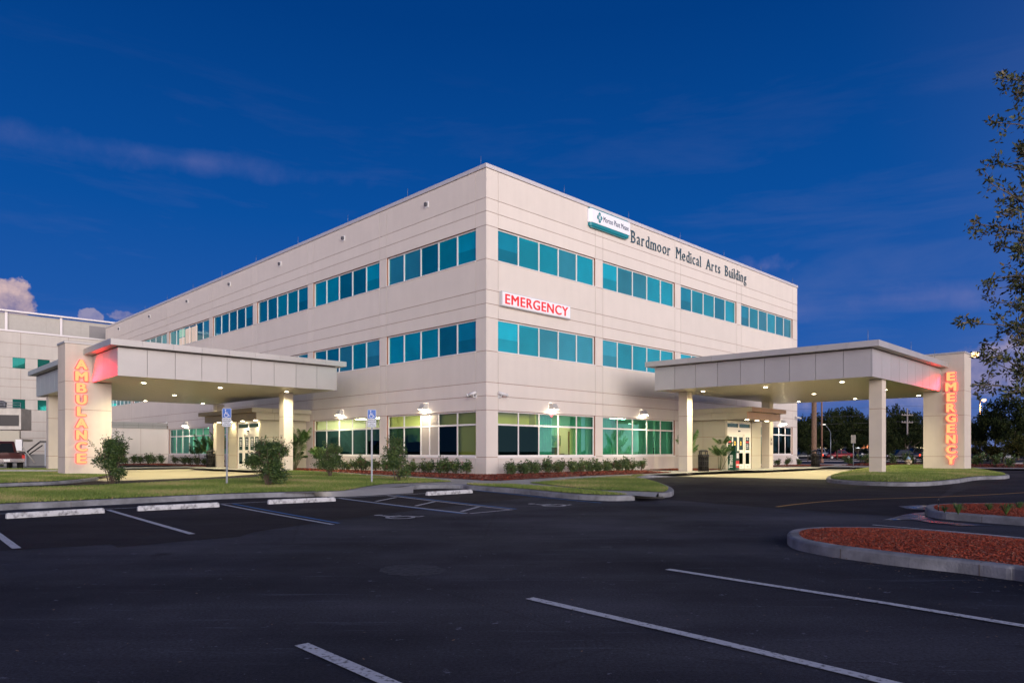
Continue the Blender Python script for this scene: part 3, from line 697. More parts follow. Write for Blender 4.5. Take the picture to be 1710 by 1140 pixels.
# ------------------------------------------------------------------ pylons with stacked neon letters
NEON = emis('neon_amber', (1.0, .50, .17), 1.1)
NEONR = emis('neon_red', (1.0, .09, .08), 1.3)
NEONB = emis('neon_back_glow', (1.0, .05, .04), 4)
PYP = mat('pylon_plaster', (.60, .53, .45), .8, var=.05, vscale=1.1, bump=.2, bscale=60); add_streaks(PYP, .07)
def pylon(Nf, a0, a1, d0, d1, top, letters, zt, zb, face, pos, label, gap):
    c0 = Nf(a0, d0); c1 = Nf(a1, d1); x0, x1 = sorted((c0[0], c1[0])); y0, y1 = sorted((c0[1], c1[1])); cx, cy = (x0 + x1) / 2, (y0 + y1) / 2
    A = At('sign_pylon', cx, cy, .3, label, 'pylon')
    mb = MB(); zz = [0, 1.12, 3.31, 4.60, top]
    for k in range(4): mb.box(x0, x1, y0, y1, zz[k] + (.008 if k else 0), zz[k + 1] - (.008 if k < 3 else 0), 0)
    mb.box(x0 + .018, x1 - .018, y0 + .018, y1 - .018, .05, top - .05, 1); A.build(mb, 'shaft', [PYP, GROOVE])
    mb = MB(); mb.box(x0 - .04, x1 + .04, y0 - .04, y1 + .04, top + .001, top + .10); A.build(mb, 'cap', CANOPY, bevel=.01)
    n = len(letters); pitch = (zt - zb) / n
    for k, ch in enumerate(letters):
        h = pitch * .86; zc = zt - pitch * (k + .5) - h / 2
        out = MB()
        me = text_mesh(ch, 1.0, .5, 0, 1.0); xs = [v.co.x for v in me.vertices]; ys = [v.co.y for v in me.vertices]; ax, bx, ay, by = min(xs), max(xs), min(ys), max(ys)
        sc = h * .93 / (by - ay); wsc = {'E': .33, 'M': .44, 'R': .36, 'G': .40, 'N': .37, 'C': .38, 'Y': .42, 'A': .42, 'B': .35, 'U': .36, 'L': .31}[ch] / (bx - ax)
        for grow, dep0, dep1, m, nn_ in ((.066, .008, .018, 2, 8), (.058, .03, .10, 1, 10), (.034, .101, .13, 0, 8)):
            for q in range(nn_):
                sx_, sz_ = grow * math.cos(2 * math.pi * q / nn_), grow * math.sin(2 * math.pi * q / nn_); e_ = q * .0006
                if face == 'U': tf = lambda c: (x0 - (dep0 + e_ + (c.z + .5) * (dep1 - dep0)), pos - (c.x - (ax + bx) / 2) * wsc - sx_, zc + (c.y - ay) * sc * .93 + sz_ * .6 + h * .035)
                else: tf = lambda c: (pos + (c.x - (ax + bx) / 2) * wsc + sx_, y0 - (dep0 + e_ + (c.z + .5) * (dep1 - dep0)), zc + (c.y - ay) * sc * .93 + sz_ * .6 + h * .035)
                out.mesh(me, tf, m)
        bpy.data.meshes.remove(me)
        if k == 1:
            ld = bpy.data.lights.new('neon_light', 'AREA'); ld.shape = 'RECTANGLE'; ld.size = .45; ld.size_y = 1.5; ld.energy = 42; ld.color = (1, .006, .018)
            lo = bpy.data.objects.new('neon_light', ld); COL.objects.link(lo); lo.parent = A.o
            q_ = Vector((x0 - .24, pos + .12, zc + h / 2)) if face == 'U' else Vector((pos + .12, y0 - .24, zc + h / 2)); dr = Vector((-.75, .66, 0)) if face == 'U' else Vector((.66, -.75, 0)); ld.spread = R(92)
            lo.location = q_ + Vector(A.off); lo.rotation_euler = dr.to_track_quat('-Z', 'Z').to_euler()
        A.build(out, 'letter', [NEON, NEONR, NEONB])
        mb = MB()
        if face == 'U': mb.box(x0 - .02, x0 - .001, pos - .02, pos + .02, zc + h * .3, zc + h * .7)
        else: mb.box(pos - .02, pos + .02, y0 - .02, y0 - .001, zc + h * .3, zc + h * .7)
        A.build(mb, 'standoff', METAL)
    return A, (x0, x1, y0, y1)
pylon(NR, 20.9, 22.3, 12.5, 14.43, 6.56, 'EMERGENCY', 5.66, .68, 'U', -13.84, 'cream pylon with stacked glowing EMERGENCY letters at the right canopy', 0)
pylon(NL, 13.2, 14.55, 12.02, 13.92, 6.33, 'AMBULANCE', 5.68, .82, 'V', -13.29, 'cream pylon with stacked glowing AMBULANCE letters at the left canopy', 0)
# low conduit and box on the long face of each pylon, lamp and alarm on the far side of the right one
A = At('pylon_side_light', 22.3, -14.1, 5.75, 'small lit fixture on the far side of the EMERGENCY pylon', 'wall lamp')
mb = MB(); mb.box(22.301, 22.42, -14.2, -14.0, 5.55, 5.85); A.build(mb, 'housing', WHITEP)
mb = MB(); mb.box(22.421, 22.44, -14.18, -14.02, 5.57, 5.80); A.build(mb, 'lens', emis('small_lens', (1, .6, .3), 6))
A = At('alarm_box', 22.3, -14.25, 1.6, 'small red alarm box low on the far side of the EMERGENCY pylon', 'alarm')
mb = MB(); mb.box(22.301, 22.40, -14.33, -14.2, 1.45, 1.95); A.build(mb, 'housing', mat('alarm_red', (.6, .02, .02), .4, emit=(1, .05, .04), es=.4))

def nbox(mb, Nf, a0, a1, d0, d1, z0, z1, m=0):
    p, q = Nf(a0, d0), Nf(a1, d1); mb.box(min(p[0], q[0]), max(p[0], q[0]), min(p[1], q[1]), max(p[1], q[1]), z0, z1, m)
REDS = mat('sticker_red', (.55, .03, .03), .5); YELS = mat('sticker_yellow', (.75, .5, .03), .5, emit=(1, .6, .05), es=.15); PRINT = mat('sticker_white', (.7, .7, .68), .5); DARKT = mat('dark_print', (.03, .03, .04), .6)
def vestibule(Nf, low, upp, fm_, label, lights, signs):
    u0, v0 = Nf(16.75, 3.0); A = At('entrance_vestibule', u0, v0, .29, label, 'entrance')
    w_ = MB(); g = .008
    # side walls and front wall in panels over a dark core
    for a in (16.75, 21.4):
        s0, s1 = (a, a + .06) if a < 18 else (a - .06, a)
        for z0, z1 in ((.20, 1.12), (1.12, 2.27), (2.27, 3.27)):
            for d0, d1 in ((.004, 1.5), (1.5, 3.0)): nbox(w_, Nf, s0, s1, d0 + g, d1 - (g if d1 < 2 else 0), z0 + g, z1 - g, 0)
        nbox(w_, Nf, s0 + .012, s1 - .012, .01, 2.93, .2, 3.27, 1)
    for z0, z1 in ((.20, 1.12), (1.12, 2.27), (2.27, 3.27)):
        nbox(w_, Nf, 20.12, 21.335, 2.94, 3.0, z0 + g, z1 - g, 0)
    nbox(w_, Nf, 20.12, 21.335, 2.90, 2.985, .2, 3.27, 1)
    nbox(w_, Nf, 16.815, 16.93, 2.92, 3.03, .2, 3.27, 0)
    A.build(w_, 'wall', [VEST, GROOVE])
    # inner back wall of the lobby, lit
    lb = MB(); nbox(lb, Nf, 16.82, 21.3, .30, .36, .3, 3.26, 0); nbox(lb, Nf, 16.82, 21.3, .37, 2.9, .25, .30, 1); nbox(lb, Nf, 16.82, 21.3, .05, 2.89, 3.20, 3.262, 0); A.build(lb, 'lobby', [mat('lobby_wall', (.22, .30, .20), .8), RFLOOR])
    lb = MB(); nbox(lb, Nf, 18.0, 19.0, 1.3, 1.7, 3.17, 3.199); A.build(lb, 'ceiling_panel', LAMPD)
    # roof: lower fascia box and upper projecting band
    for nm, (a0, a1, dd), z0, z1, i_ in (('lower_fascia', low, 3.27, 3.70, .03), ('upper_fascia', upp, 3.70, 3.95, .03)):
        rb = MB(); nbox(rb, Nf, a0 + i_, a1 - i_, .004, dd - i_, z0 + .012, z1 - .001, 1)
        n = round((a1 - a0) / 1.25); st = (a1 - a0) / n
        for k in range(n): nbox(rb, Nf, a0 + k * st + (.007 if k else 0), a0 + (k + 1) * st - (.007 if k < n - 1 else 0), dd - .028, dd, z0, z1, 2)
        n = round(dd / 1.25); st = dd / n
        for k in range(n):
            for s0, s1 in ((a0, a0 + .028), (a1 - .028, a1)): nbox(rb, Nf, s0, s1, k * st + (.007 if k else .004), (k + 1) * st - (.007 if k < n - 1 else .0285), z0, z1, 0)
        A.build(rb, nm, [VEST, CANGAP, fm_])
    rb = MB(); nbox(rb, Nf, upp[0] + .1, upp[1] - .1, .01, upp[2] - .1, 3.951, 3.97); A.build(rb, 'roof', CONC)
    # sliding doors
    fr = MB(); D0, D1 = 2.86, 2.96; a0, a1 = 16.94, 20.10
    for l, r in ((a0, a0 + .07), (a1 - .07, a1)): nbox(fr, Nf, l, r, D0, D1, .29, 3.20)
    nbox(fr, Nf, a0 + .07, a1 - .07, D0, D1, 2.42, 2.86); nbox(fr, Nf, a0 + .07, a1 - .07, D0, D1, 3.10, 3.26); am = (a0 + a1) / 2
    nbox(fr, Nf, am - .04, am + .04, D0, D1, 2.861, 3.099)
    A.build(fr, 'door_frame', DOORW)
    fr = MB(); nbox(fr, Nf, am - .09, am + .09, D1, D1 + .06, 2.60, 2.68); A.build(fr, 'sensor', BLACKP)
    tg = MB()
    for l, r in ((a0 + .07, am - .04), (am + .04, a1 - .07)): nbox(tg, Nf, l, r, D0 + .04, D0 + .05, 2.861, 3.099)
    A.build(tg, 'transom_pane', GL_DOOR)
    lw = (a1 - a0 - .14) / 4
    for k in range(4):
        l = a0 + .07 + k * lw + .004; r = l + lw - .008; dd0, dd1 = (D0 + .05, D1 - .005) if k in (0, 3) else (D0 + .0, D0 + .045)
        st = .11; lf = MB()
        for x0, x1 in ((l, l + st), (r - st, r)): nbox(lf, Nf, x0, x1, dd0, dd1, .31, 2.415)
        for z0, z1 in ((.31, .60), (1.29, 1.47), (2.28, 2.415)): nbox(lf, Nf, l + st, r - st, dd0, dd1, z0, z1)
        d_ = A.build(lf, 'door', DOORW)
        gl = MB()
        for z0, z1 in ((.60, 1.29), (1.47, 2.28)): nbox(gl, Nf, l + st, r - st, (dd0 + dd1) / 2 - .004, (dd0 + dd1) / 2 + .004, z0, z1)
        A.build(gl, 'pane', GL_DOOR, parent=d_)
        df = (dd0 + dd1) / 2 + .006; c = (l + r) / 2; dc = MB()
        if k in (1, 2) and signs:
            pts = []
            for q in range(14):
                t_ = 2 * math.pi * q / 14; p_ = Nf(c + .10 * math.cos(t_), df); pts.append((*p_, 1.88 + .14 * math.sin(t_)))
            dc.poly(pts, 0); nbox(dc, Nf, c - .07, c + .07, df + .001, df + .002, 1.85, 1.91, 3)
        else:
            if signs: nbox(dc, Nf, c - .2, c + .2, df, df + .002, 1.92, 2.02, 1)
            for z in ((2.12, 1.80, 1.70, 1.60) if signs else (2.15, 2.08, 1.98, 1.91, 1.82, 1.72)): nbox(dc, Nf, c - .17 + .04 * ((z * 10) % 2), c + .15, df, df + .002, z, z + (.03 if signs else .04), 2)
            if signs: nbox(dc, Nf, c - .05, c + .05, df, df + .002, 2.16, 2.24, 2)
        A.build(dc, 'sticker', [YELS, REDS, PRINT, DARKT], parent=d_)
        pb = MB(); nbox(pb, Nf, c - .12, c + .12, dd1 + .001, dd1 + .004, .42, .45); A.build(pb, 'label_strip', DARKT, parent=d_)
    hb = MB(); nbox(hb, Nf, am - .05, am + .05, D1 - .01, D1 + .03, 1.34, 1.42); A.build(hb, 'lock', BLACKP)
    for a, d in lights:
        u, v = Nf(a, d); lm = MB(); lm.lathe([(.11, 3.268), (.11, 3.255)], 16, c=(u, v)); A.build(lm, 'downlight', SOFFHOT)
        ld = bpy.data.lights.new('vestibule_light', 'SPOT'); ld.energy = 105; ld.spot_size = R(150); ld.spot_blend = .9; ld.color = (1, .86, .55); ld.shadow_soft_size = .03
        lo = bpy.data.objects.new('vestibule_light', ld); COL.objects.link(lo); lo.parent = A.o; lo.location = (A.off[0] + u, A.off[1] + v, A.off[2] + 3.24)
    return A
vestibule(NR, (16.35, 20.7, 4.6), (16.3, 20.7 + .05, 4.95), TAN, 'emergency entrance vestibule with tan fascia and white sliding doors under the right canopy', [(17.3, 4.1), (18.6, 4.1), (19.9, 4.1)], True)
vestibule(NL, (16.3, 24.0, 3.5), (16.1, 24.2, 3.85), BROWN, 'ambulance entrance vestibule with brown fascia and white sliding doors under the left canopy', [(17.0, 3.2), (18.8, 3.2), (20.6, 3.2), (22.4, 3.2)], False)

# low wing beyond the ambulance drive, and the four storey block behind
A = At('low_wing', -4, 41.3, .27, 'low cream wing with a grey parapet band beyond the ambulance canopy', 'building')
mb = MB(); W0 = -7.0
for x0, x1 in ((W0, -2.2), (-2.2, -.003)):
    mb.box(x0 + .01, x1 - (.01 if x1 < -1 else 0), 41.3, 41.33, -.2, 1.11, 0); mb.box(x0 + .01, x1 - (.01 if x1 < -1 else 0), 41.3, 41.33, 1.13, 3.35, 0)
mb.box(W0, -.003, 41.318, 41.6, -.2, 3.34, 1); mb.box(W0, -.003, 41.61, 50.0, -.2, 3.34, 0); A.build(mb, 'wall', [STUCCO, GROOVE])
mb = MB(); x = W0
while x < -.1:
    x1 = min(x + 1.15, -.003); mb.box(x + .01, x1 - .008, 41.24, 41.28, 3.351, 3.60, 0); mb.box(x + .01, x1 - .008, 41.24, 41.28, 3.62, 3.86, 0); x += 1.15
mb.box(W0, -.003, 41.281, 50, 3.351, 3.85, 1); A.build(mb, 'parapet', [mat('grey_band_metal', (.33, .33, .31), .45, .2), CANGAP])

A = At('hospital_block', -8, 62, .2, 'grey four storey block with small square green windows behind at far left', 'building')
HB = mat('grey_block_stucco', (.54, .505, .46), .85, var=.05, vscale=.6); add_streaks(HB, .08)
HWIN = upper_glass('small_green_glass', (.02, .20, .17), .05)
x0, x1 = -24.0, 8.0
cells = MB(); zrow = [-.2, 1.4, 2.75, 3.5, 4.4, 5.62, 6.66, 7.9, 8.7, 9.80, 10.88, 12.3, 13.45]
colw = [x0] + [x0 + k * 4.2 for k in range(1, 8)] + [x1]
wx = []; xx = -7.89 - 4 * 2.135 * 2
while xx < x1: wx.append((xx, xx + 1.08)); xx += 2.135
holes_rows = (4 + 1, 8 + 1)                            # rows holding windows
for zi in range(len(zrow) - 1):
    z0, z1 = zrow[zi], zrow[zi + 1]
    if (abs(z0 - 5.62) < .01) or (abs(z0 - 9.80) < .01):
        cur = x0
        for a, b_ in wx:
            if a > cur: cells.box(cur, a, 62, 62.2, z0 + .012, z1 - .012, 0)
            cells.box(a, b_, 62.12, 62.2, z0, z1, 2); cur = b_
        if cur < x1: cells.box(cur, x1, 62, 62.2, z0 + .012, z1 - .012, 0)
    else:
        for ci in range(len(colw) - 1): cells.box(colw[ci] + .012, colw[ci + 1] - .012, 62, 62.2, z0 + .012, z1 - .012, 0)
cells.box(x0, x1, 62.03, 62.1, -.2, 5.62, 1); cells.box(x0, x1, 62.03, 62.1, 6.66, 9.8, 1); cells.box(x0, x1, 62.03, 62.1, 10.88, 13.45, 1)
A.build(cells, 'wall', [HB, GROOVE, HWIN])
mb = MB(); mb.box(x0, x1, 62.205, 75, -.2, 13.44); A.build(mb, 'rear_volume', HB)
mb = MB(); mb.box(x0, x1, 61.9, 62.35, 13.455, 13.62); A.build(mb, 'ledge', COPING)
mb = MB()
for k in range(10): mb.box(x0 + k * 3.2, x0 + (k + 1) * 3.2 - .03, 63.0, 63.1, 13.62, 15.45)
mb.box(x0, x1, 63.03, 74.5, 13.62, 15.44); A.build(mb, 'upper_storey', mat('upper_metal_cladding', (.40, .385, .35), .6, .2, var=.05))
mb = MB()
for x in (-8.4, -3.6, 1.3): mb.box(x, x + .22, 62.8, 62.99, 13.62, 15.55)
mb.box(x0, x1, 62.5, 63.02, 15.56, 15.72); A.build(mb, 'roof_edge', COPING)
mb = MB(); mb.box(-.8, 1.6, 62.97, 62.999, 13.7, 15.1)
for k in range(16): mb.box(-.78, 1.58, 62.93, 62.969, 13.75 + k * .085, 13.80 + k * .085)
A.build(mb, 'louvre', mat('louvre_grey', (.25, .245, .25), .5, .3))
mb = MB(); mb.box(-3.4, -2.5, 61.3, 61.999, 3.05, 3.35); mb.box(-1.0, 3, 61.0, 61.999, 2.5, 3.4); A.build(mb, 'door_hood', mat('hood_grey', (.2, .2, .2), .6))
mb = MB(); mb.box(-.5, 1.2, 61.96, 61.999, .3, 2.4); A.build(mb, 'lit_doorway', emis('lit_doorway', (1, .9, .7), 1.2))

# ================================================================== ground
def clip_sheet(name, pts, dz, m, lift=0.0, follow=True, parent=None, holes=None, mound=0.0, step=1.2):
    """flat polygon (world xy) draped over the terrain"""
    bm = bmesh.new(); vs_ = [bm.verts.new((p[0], p[1], 0)) for p in pts]; 
    es = [bm.edges.new((vs_[i], vs_[(i + 1) % len(vs_)])) for i in range(len(vs_))]
    bmesh.ops.triangle_fill(bm, use_beauty=True, edges=es)
    y0 = min(p[1] for p in pts); y1 = max(p[1] for p in pts)
    y = 15.0
    while y < 33.5:
        if y0 < y < y1:
            g_ = bm.verts[:] + bm.edges[:] + bm.faces[:]; bmesh.ops.bisect_plane(bm, geom=g_, plane_co=(0, y, 0), plane_no=(0, 1, 0))
        y += step
    if mound:
        x0_ = min(p[0] for p in pts); x1_ = max(p[0] for p in pts); x = x0_ + .6
        while x < x1_: g_ = bm.verts[:] + bm.edges[:] + bm.faces[:]; bmesh.ops.bisect_plane(bm, geom=g_, plane_co=(x, 0, 0), plane_no=(1, 0, 0)); x += .6
    for v in bm.verts:
        z = G(v.co.y) + dz + lift
        if mound:
            d = min(seg_dist(v.co.x, v.co.y, pts[i], pts[(i + 1) % len(pts)]) for i in range(len(pts))); z += mound * min(1, d / 1.2) ** .7
        v.co.z = z
    bmesh.ops.recalc_face_normals(bm, faces=bm.faces)
    if bm.faces and sum(f.normal.z for f in bm.faces) < 0: bmesh.ops.reverse_faces(bm, faces=bm.faces)
    me = bpy.data.meshes.new(name); bm.to_mesh(me); bm.free(); me.materials.append(m)
    o = bpy.data.objects.new(name, me); COL.objects.link(o)
    if parent is not None: o.parent = parent
    return o
def seg_dist(x, y, a, b_):
    ax, ay, bx, by = a[0], a[1], b_[0], b_[1]; dx, dy = bx - ax, by - ay; L2 = dx * dx + dy * dy or 1e-9
    t = max(0, min(1, ((x - ax) * dx + (y - ay) * dy) / L2)); return math.hypot(x - ax - t * dx, y - ay - t * dy)
def PP(pts, dz=0.0): return [P(x, y, dz) for x, y in pts]
def smooth_line(pts, n=4):                             # Catmull-Rom through plan points
    out = []; m = len(pts)
    for i in range(m - 1):
        p0, p1, p2, p3 = pts[max(0, i - 1)], pts[i], pts[i + 1], pts[min(m - 1, i + 2)]
        for k in range(n):
            t = k / n
            out.append(tuple(.5 * ((2 * p1[j]) + (-p0[j] + p2[j]) * t + (2 * p0[j] - 5 * p1[j] + 4 * p2[j] - p3[j]) * t * t + (-p0[j] + 3 * p1[j] - 3 * p2[j] + p3[j]) * t ** 3) for j in range(2)))
    out.append((pts[-1][0], pts[-1][1])); return out
KH = .15
def kerb(path, side, h=KH, w_=.17, name='kerb', joint=3.0, taper0=0.0, taper1=0.0, closed=False):
    """concrete kerb swept along the outer bottom line; side=+1 keeps the body to the left of the direction of travel"""
    prof = [(0, -.25), (0, h * .80), (.018, h * .95), (.05, h), (w_, h), (w_, -.25)]
    mb = MB(); n = len(path); lens = [0]
    for i in range(1, n): lens.append(lens[-1] + math.dist(path[i - 1][:2], path[i][:2]))
    tot = lens[-1]; rows = []
    for i in range(n):
        a = Vector(path[max(0, i - 1)][:2]); c = Vector(path[min(n - 1, i + 1)][:2])
        if closed and i in (0, n - 1): a = Vector(path[-2][:2]); c = Vector(path[1][:2])
        d = (c - a).normalized(); nn = Vector((-d.y, d.x)) * side
        f = 1.0
        if taper0 and lens[i] < taper0: f = max(.04, lens[i] / taper0)
        if taper1 and tot - lens[i] < taper1: f = min(f, max(.04, (tot - lens[i]) / taper1))
        x, y = path[i][:2]; g = G(y)
        rows.append([(x + nn.x * a_, y + nn.y * a_, g + (z * f if z > 0 else z)) for a_, z in prof])
    i0 = len(mb.v)
    for r in rows: mb.v += r
    k = len(prof)
    for i in range(n - 1):
        for j in range(k - 1):
            q = (i0 + i * k + j, i0 + i * k + j + 1, i0 + (i + 1) * k + j + 1, i0 + (i + 1) * k + j)
            mb.f.append(q if side > 0 else q[::-1]); mb.m.append(0); mb.sm.append(0 < j < 3)
    for e_ in (0, n - 1):
        if not closed: mb.f.append(tuple(i0 + e_ * k + j for j in range(k))); mb.m.append(0); mb.sm.append(False)
    # narrow joints every few metres: dark slots standing a hair proud
    dd = joint
    while dd < tot - .5:
        i = max(j for j in range(n) if lens[j] <= dd); t = (dd - lens[i]) / max(1e-6, lens[i + 1] - lens[i])
        x = path[i][0] + (path[i + 1][0] - path[i][0]) * t; y = path[i][1] + (path[i + 1][1] - path[i][1]) * t
        d = (Vector(path[i + 1][:2]) - Vector(path[i][:2])).normalized(); nn = Vector((-d.y, d.x)) * side; g = G(y); pts = []
        for s in (-.006, .006):
            for a_, z in ((-.003, 0), (-.003, h * .8), (.046, h + .003), (w_, h + .003)): pts.append((x + nn.x * a_ + d.x * s, y + nn.y * a_ + d.y * s, g + z))
        b0 = len(mb.v); mb.v += pts
        for j in range(3): mb.f.append((b0 + j, b0 + j + 1, b0 + 5 + j, b0 + 4 + j)); mb.m.append(1); mb.sm.append(False)
        dd += joint
    return mb.build(name, [KERB, CANGAP], recalc=False)

# ---- asphalt: aged sheet to the horizon, newer darker overlay in the bays and the drives
def asphalt(name, c1, c2, blue, rough, patch=True):
    m = bpy.data.materials.new(name); m.use_nodes = True; t = m.node_tree; b = t.nodes['Principled BSDF']; lk = t.links.new
    tcn = t.nodes.new('ShaderNodeTexCoord'); ob = tcn.outputs['Object']
    def noise(s, d=6, r=.6, src=ob):
        n = t.nodes.new('ShaderNodeTexNoise'); n.inputs['Scale'].default_value = s; n.inputs['Detail'].default_value = d; n.inputs['Roughness'].default_value = r; lk(src, n.inputs[0]); return n.outputs[0]
    def ramp(f, a, c, p0, p1):
        r = t.nodes.new('ShaderNodeValToRGB'); lk(f, r.inputs[0]); e = r.color_ramp.elements; e[0].position = p0; e[0].color = (*a, 1); e[1].position = p1; e[1].color = (*c, 1); return r.outputs[0]
    def mix(f, a, c, mode='MIX'):
        n = t.nodes.new('ShaderNodeMix'); n.data_type = 'RGBA'; n.blend_type = mode
        if isinstance(f, float): n.inputs[0].default_value = f
        else: lk(f, n.inputs[0])
        for i, x in ((6, a), (7, c)):
            if isinstance(x, tuple): n.inputs[i].default_value = (*x, 1)
            else: lk(x, n.inputs[i])
        return n.outputs[2]
    base = ramp(noise(.22, 5), c1, c2, .35, .66)
    # tyre-polished lanes along the aisle
    mpn = t.nodes.new('ShaderNodeMapping'); mpn.inputs['Rotation'].default_value = (0, 0, R(-12)); mpn.inputs['Scale'].default_value = (.07, .9, 1); lk(ob, mpn.inputs[0])
    lanes = ramp(noise(1.0, 5, .55, mpn.outputs[0]), (.62, .62, .68), (1.45, 1.42, 1.34), .36, .66)
    base = mix(.8, base, lanes, 'MULTIPLY')
    mps = t.nodes.new('ShaderNodeMapping'); mps.inputs['Rotation'].default_value = (0, 0, R(-9)); mps.inputs['Scale'].default_value = (.35, 5.5, 1); lk(ob, mps.inputs[0])
    scuff = ramp(noise(1.3, 8, .75, mps.outputs[0]), (0, 0, 0), (1, 1, 1), .58, .72); base = mix(mix(.75, (0., 0., 0.), scuff), base, tuple(c * 1.9 for c in c2))
    fine = ramp(noise(38, 5, .8), (.45, .45, .45), (1.75, 1.75, 1.75), .36, .66); base = mix(.8, base, fine, 'MULTIPLY')
    # worn spots showing pale stone, and dark oil drips
    spots = ramp(noise(5.5, 4, .75), (0, 0, 0), (1, 1, 1), .645, .70); base = mix(spots, base, tuple(c * 2.6 for c in c2))
    v = t.nodes.new('ShaderNodeTexVoronoi'); v.inputs['Scale'].default_value = 9; lk(ob, v.inputs[0])
    peb = ramp(v.outputs['Distance'], (1, 1, 1), (0, 0, 0), .03, .05); base = mix(peb, base, tuple(c * 3.2 for c in c2))
    oil = ramp(noise(.9, 3, .5), (0, 0, 0), (1, 1, 1), .68, .78); base = mix(oil, base, tuple(c * .45 for c in c1))
    # hairline cracks
    vc = t.nodes.new('ShaderNodeTexVoronoi'); vc.feature = 'DISTANCE_TO_EDGE'; vc.inputs['Scale'].default_value = .16
    wn = t.nodes.new('ShaderNodeMix'); wn.data_type = 'RGBA'; wn.inputs[0].default_value = .06; lk(ob, wn.inputs[6]); nn = t.nodes.new('ShaderNodeTexNoise'); nn.inputs['Scale'].default_value = 1.2; nn.inputs['Detail'].default_value = 6; lk(ob, nn.inputs[0]); lk(nn.outputs[1], wn.inputs[7]); lk(wn.outputs[2], vc.inputs[0])
    crk = ramp(vc.outputs['Distance'], (.6, .6, .6), (1, 1, 1), .0, .0016); base = mix(.5 if patch else .2, base, crk, 'MULTIPLY')
    lk(base, b.inputs['Base Color']); b.inputs['Specular IOR Level'].default_value = .16
    mr = t.nodes.new('ShaderNodeMapRange'); mr.inputs[1].default_value = .3; mr.inputs[2].default_value = .7; mr.inputs[3].default_value = rough - .1; mr.inputs[4].default_value = rough + .12; lk(noise(.5, 4), mr.inputs[0]); lk(mr.outputs[0], b.inputs['Roughness'])
    bp = t.nodes.new('ShaderNodeBump'); bp.inputs['Strength'].default_value = .8; bp.inputs['Distance'].default_value = .014; lk(noise(70, 4, .75), bp.inputs['Height']); lk(bp.outputs[0], b.inputs['Normal'])
    return m
ASPH = asphalt('aged_asphalt', (.012, .014, .023), (.052, .054, .072), 0, .86)
ASPHN = asphalt('new_asphalt', (.011, .0095, .014), (.021, .0185, .024), 0, .84, False)
# ground: one sheet to the horizon
bm = bmesh.new(); xs_ = (-1500, -300, -60, 0, 60, 300, 1500); ys_ = [-120, -20, 0, 8] + [15 + .85 * k for k in range(21)] + [40, 80, 200, 600, 1800]
gv = [[bm.verts.new((x, y, G(y))) for x in xs_] for y in ys_]
for j in range(len(ys_) - 1):
    for i in range(len(xs_) - 1): bm.faces.new((gv[j][i], gv[j][i + 1], gv[j + 1][i + 1], gv[j + 1][i]))
me = bpy.data.meshes.new('ground'); bm.to_mesh(me); bm.free(); me.materials.append(ASPH); o = bpy.data.objects.new('ground', me); COL.objects.link(o); tag(o, kind='structure')
def sheet(name, px, dz, m, lift=.004, kind='structure', **k):
    o = clip_sheet(name, PP(px, dz), dz, m, lift, **k); tag(o, kind=kind); return o
sheet('asphalt_overlay', [(-420, 925), (0, 919), (130, 912), (185, 908), (196, 914), (320, 902), (400, 896), (424, 888), (520, 874), (590, 864), (700, 851), (820, 838), (890, 829), (950, 836), (1000, 837), (700, 812), (560, 818), (330, 836), (0, 855), (-420, 880)][::-1], 0, ASPHN)
sheet('drive_overlay', [(1062, 837), (1116, 834), (1250, 845), (1380, 854), (1500, 862), (1560, 868), (1800, 870), (1800, 788), (1640, 786), (1500, 781), (1180, 788), (1100, 798), (1060, 805), (1100, 815)][::-1], 0, ASPHN)
sheet('ambulance_drive', [(-420, 850), (0, 818), (165, 812.5), (300, 806), (415, 800), (470, 787), (430, 780), (180, 780), (0, 800), (-420, 820)], 0, ASPHN, lift=.005)

# ---- raised ground in front of the building (kerb height)
front_kerb = [(-420, 888), (-200, 868), (0, 852), (110, 846.4), (222, 840.5), (300, 836.6), (375, 833), (450, 830.6), (500, 829.6), (540, 828.2), (572, 828.6)]
fk = smooth_line([tuple(P(*p))[:2] for p in front_kerb]); kerb(fk, 1, taper1=.9)['kind'] = 'structure'
mid_kerb = [(655, 821.2), (670, 819.6), (696, 816.5), (735, 815.5), (768, 815.8), (789, 818), (865, 824), (950, 832.6), (1015, 836), (1060, 835.3)]
mk = smooth_line([tuple(P(*p))[:2] for p in mid_kerb]); kerb(mk, 1, taper0=1.2)['kind'] = 'structure'
tri_kerb = [(1100, 830.8), (1112, 830.6), (1122, 828.6), (1125, 823.5), (1114, 816.5), (1092, 808.5), (1070, 804), (1060, 801.5), (1066, 799.0), (1095, 797.0), (1133, 795.5)]
tk = smooth_line([tuple(P(*p))[:2] for p in tri_kerb]); kerb(tk, 1, taper1=2.5)['kind'] = 'structure'
nk = [tuple(P(*p))[:2] for p in ((1060, 834), (1046, 829), (1100, 829.6))]
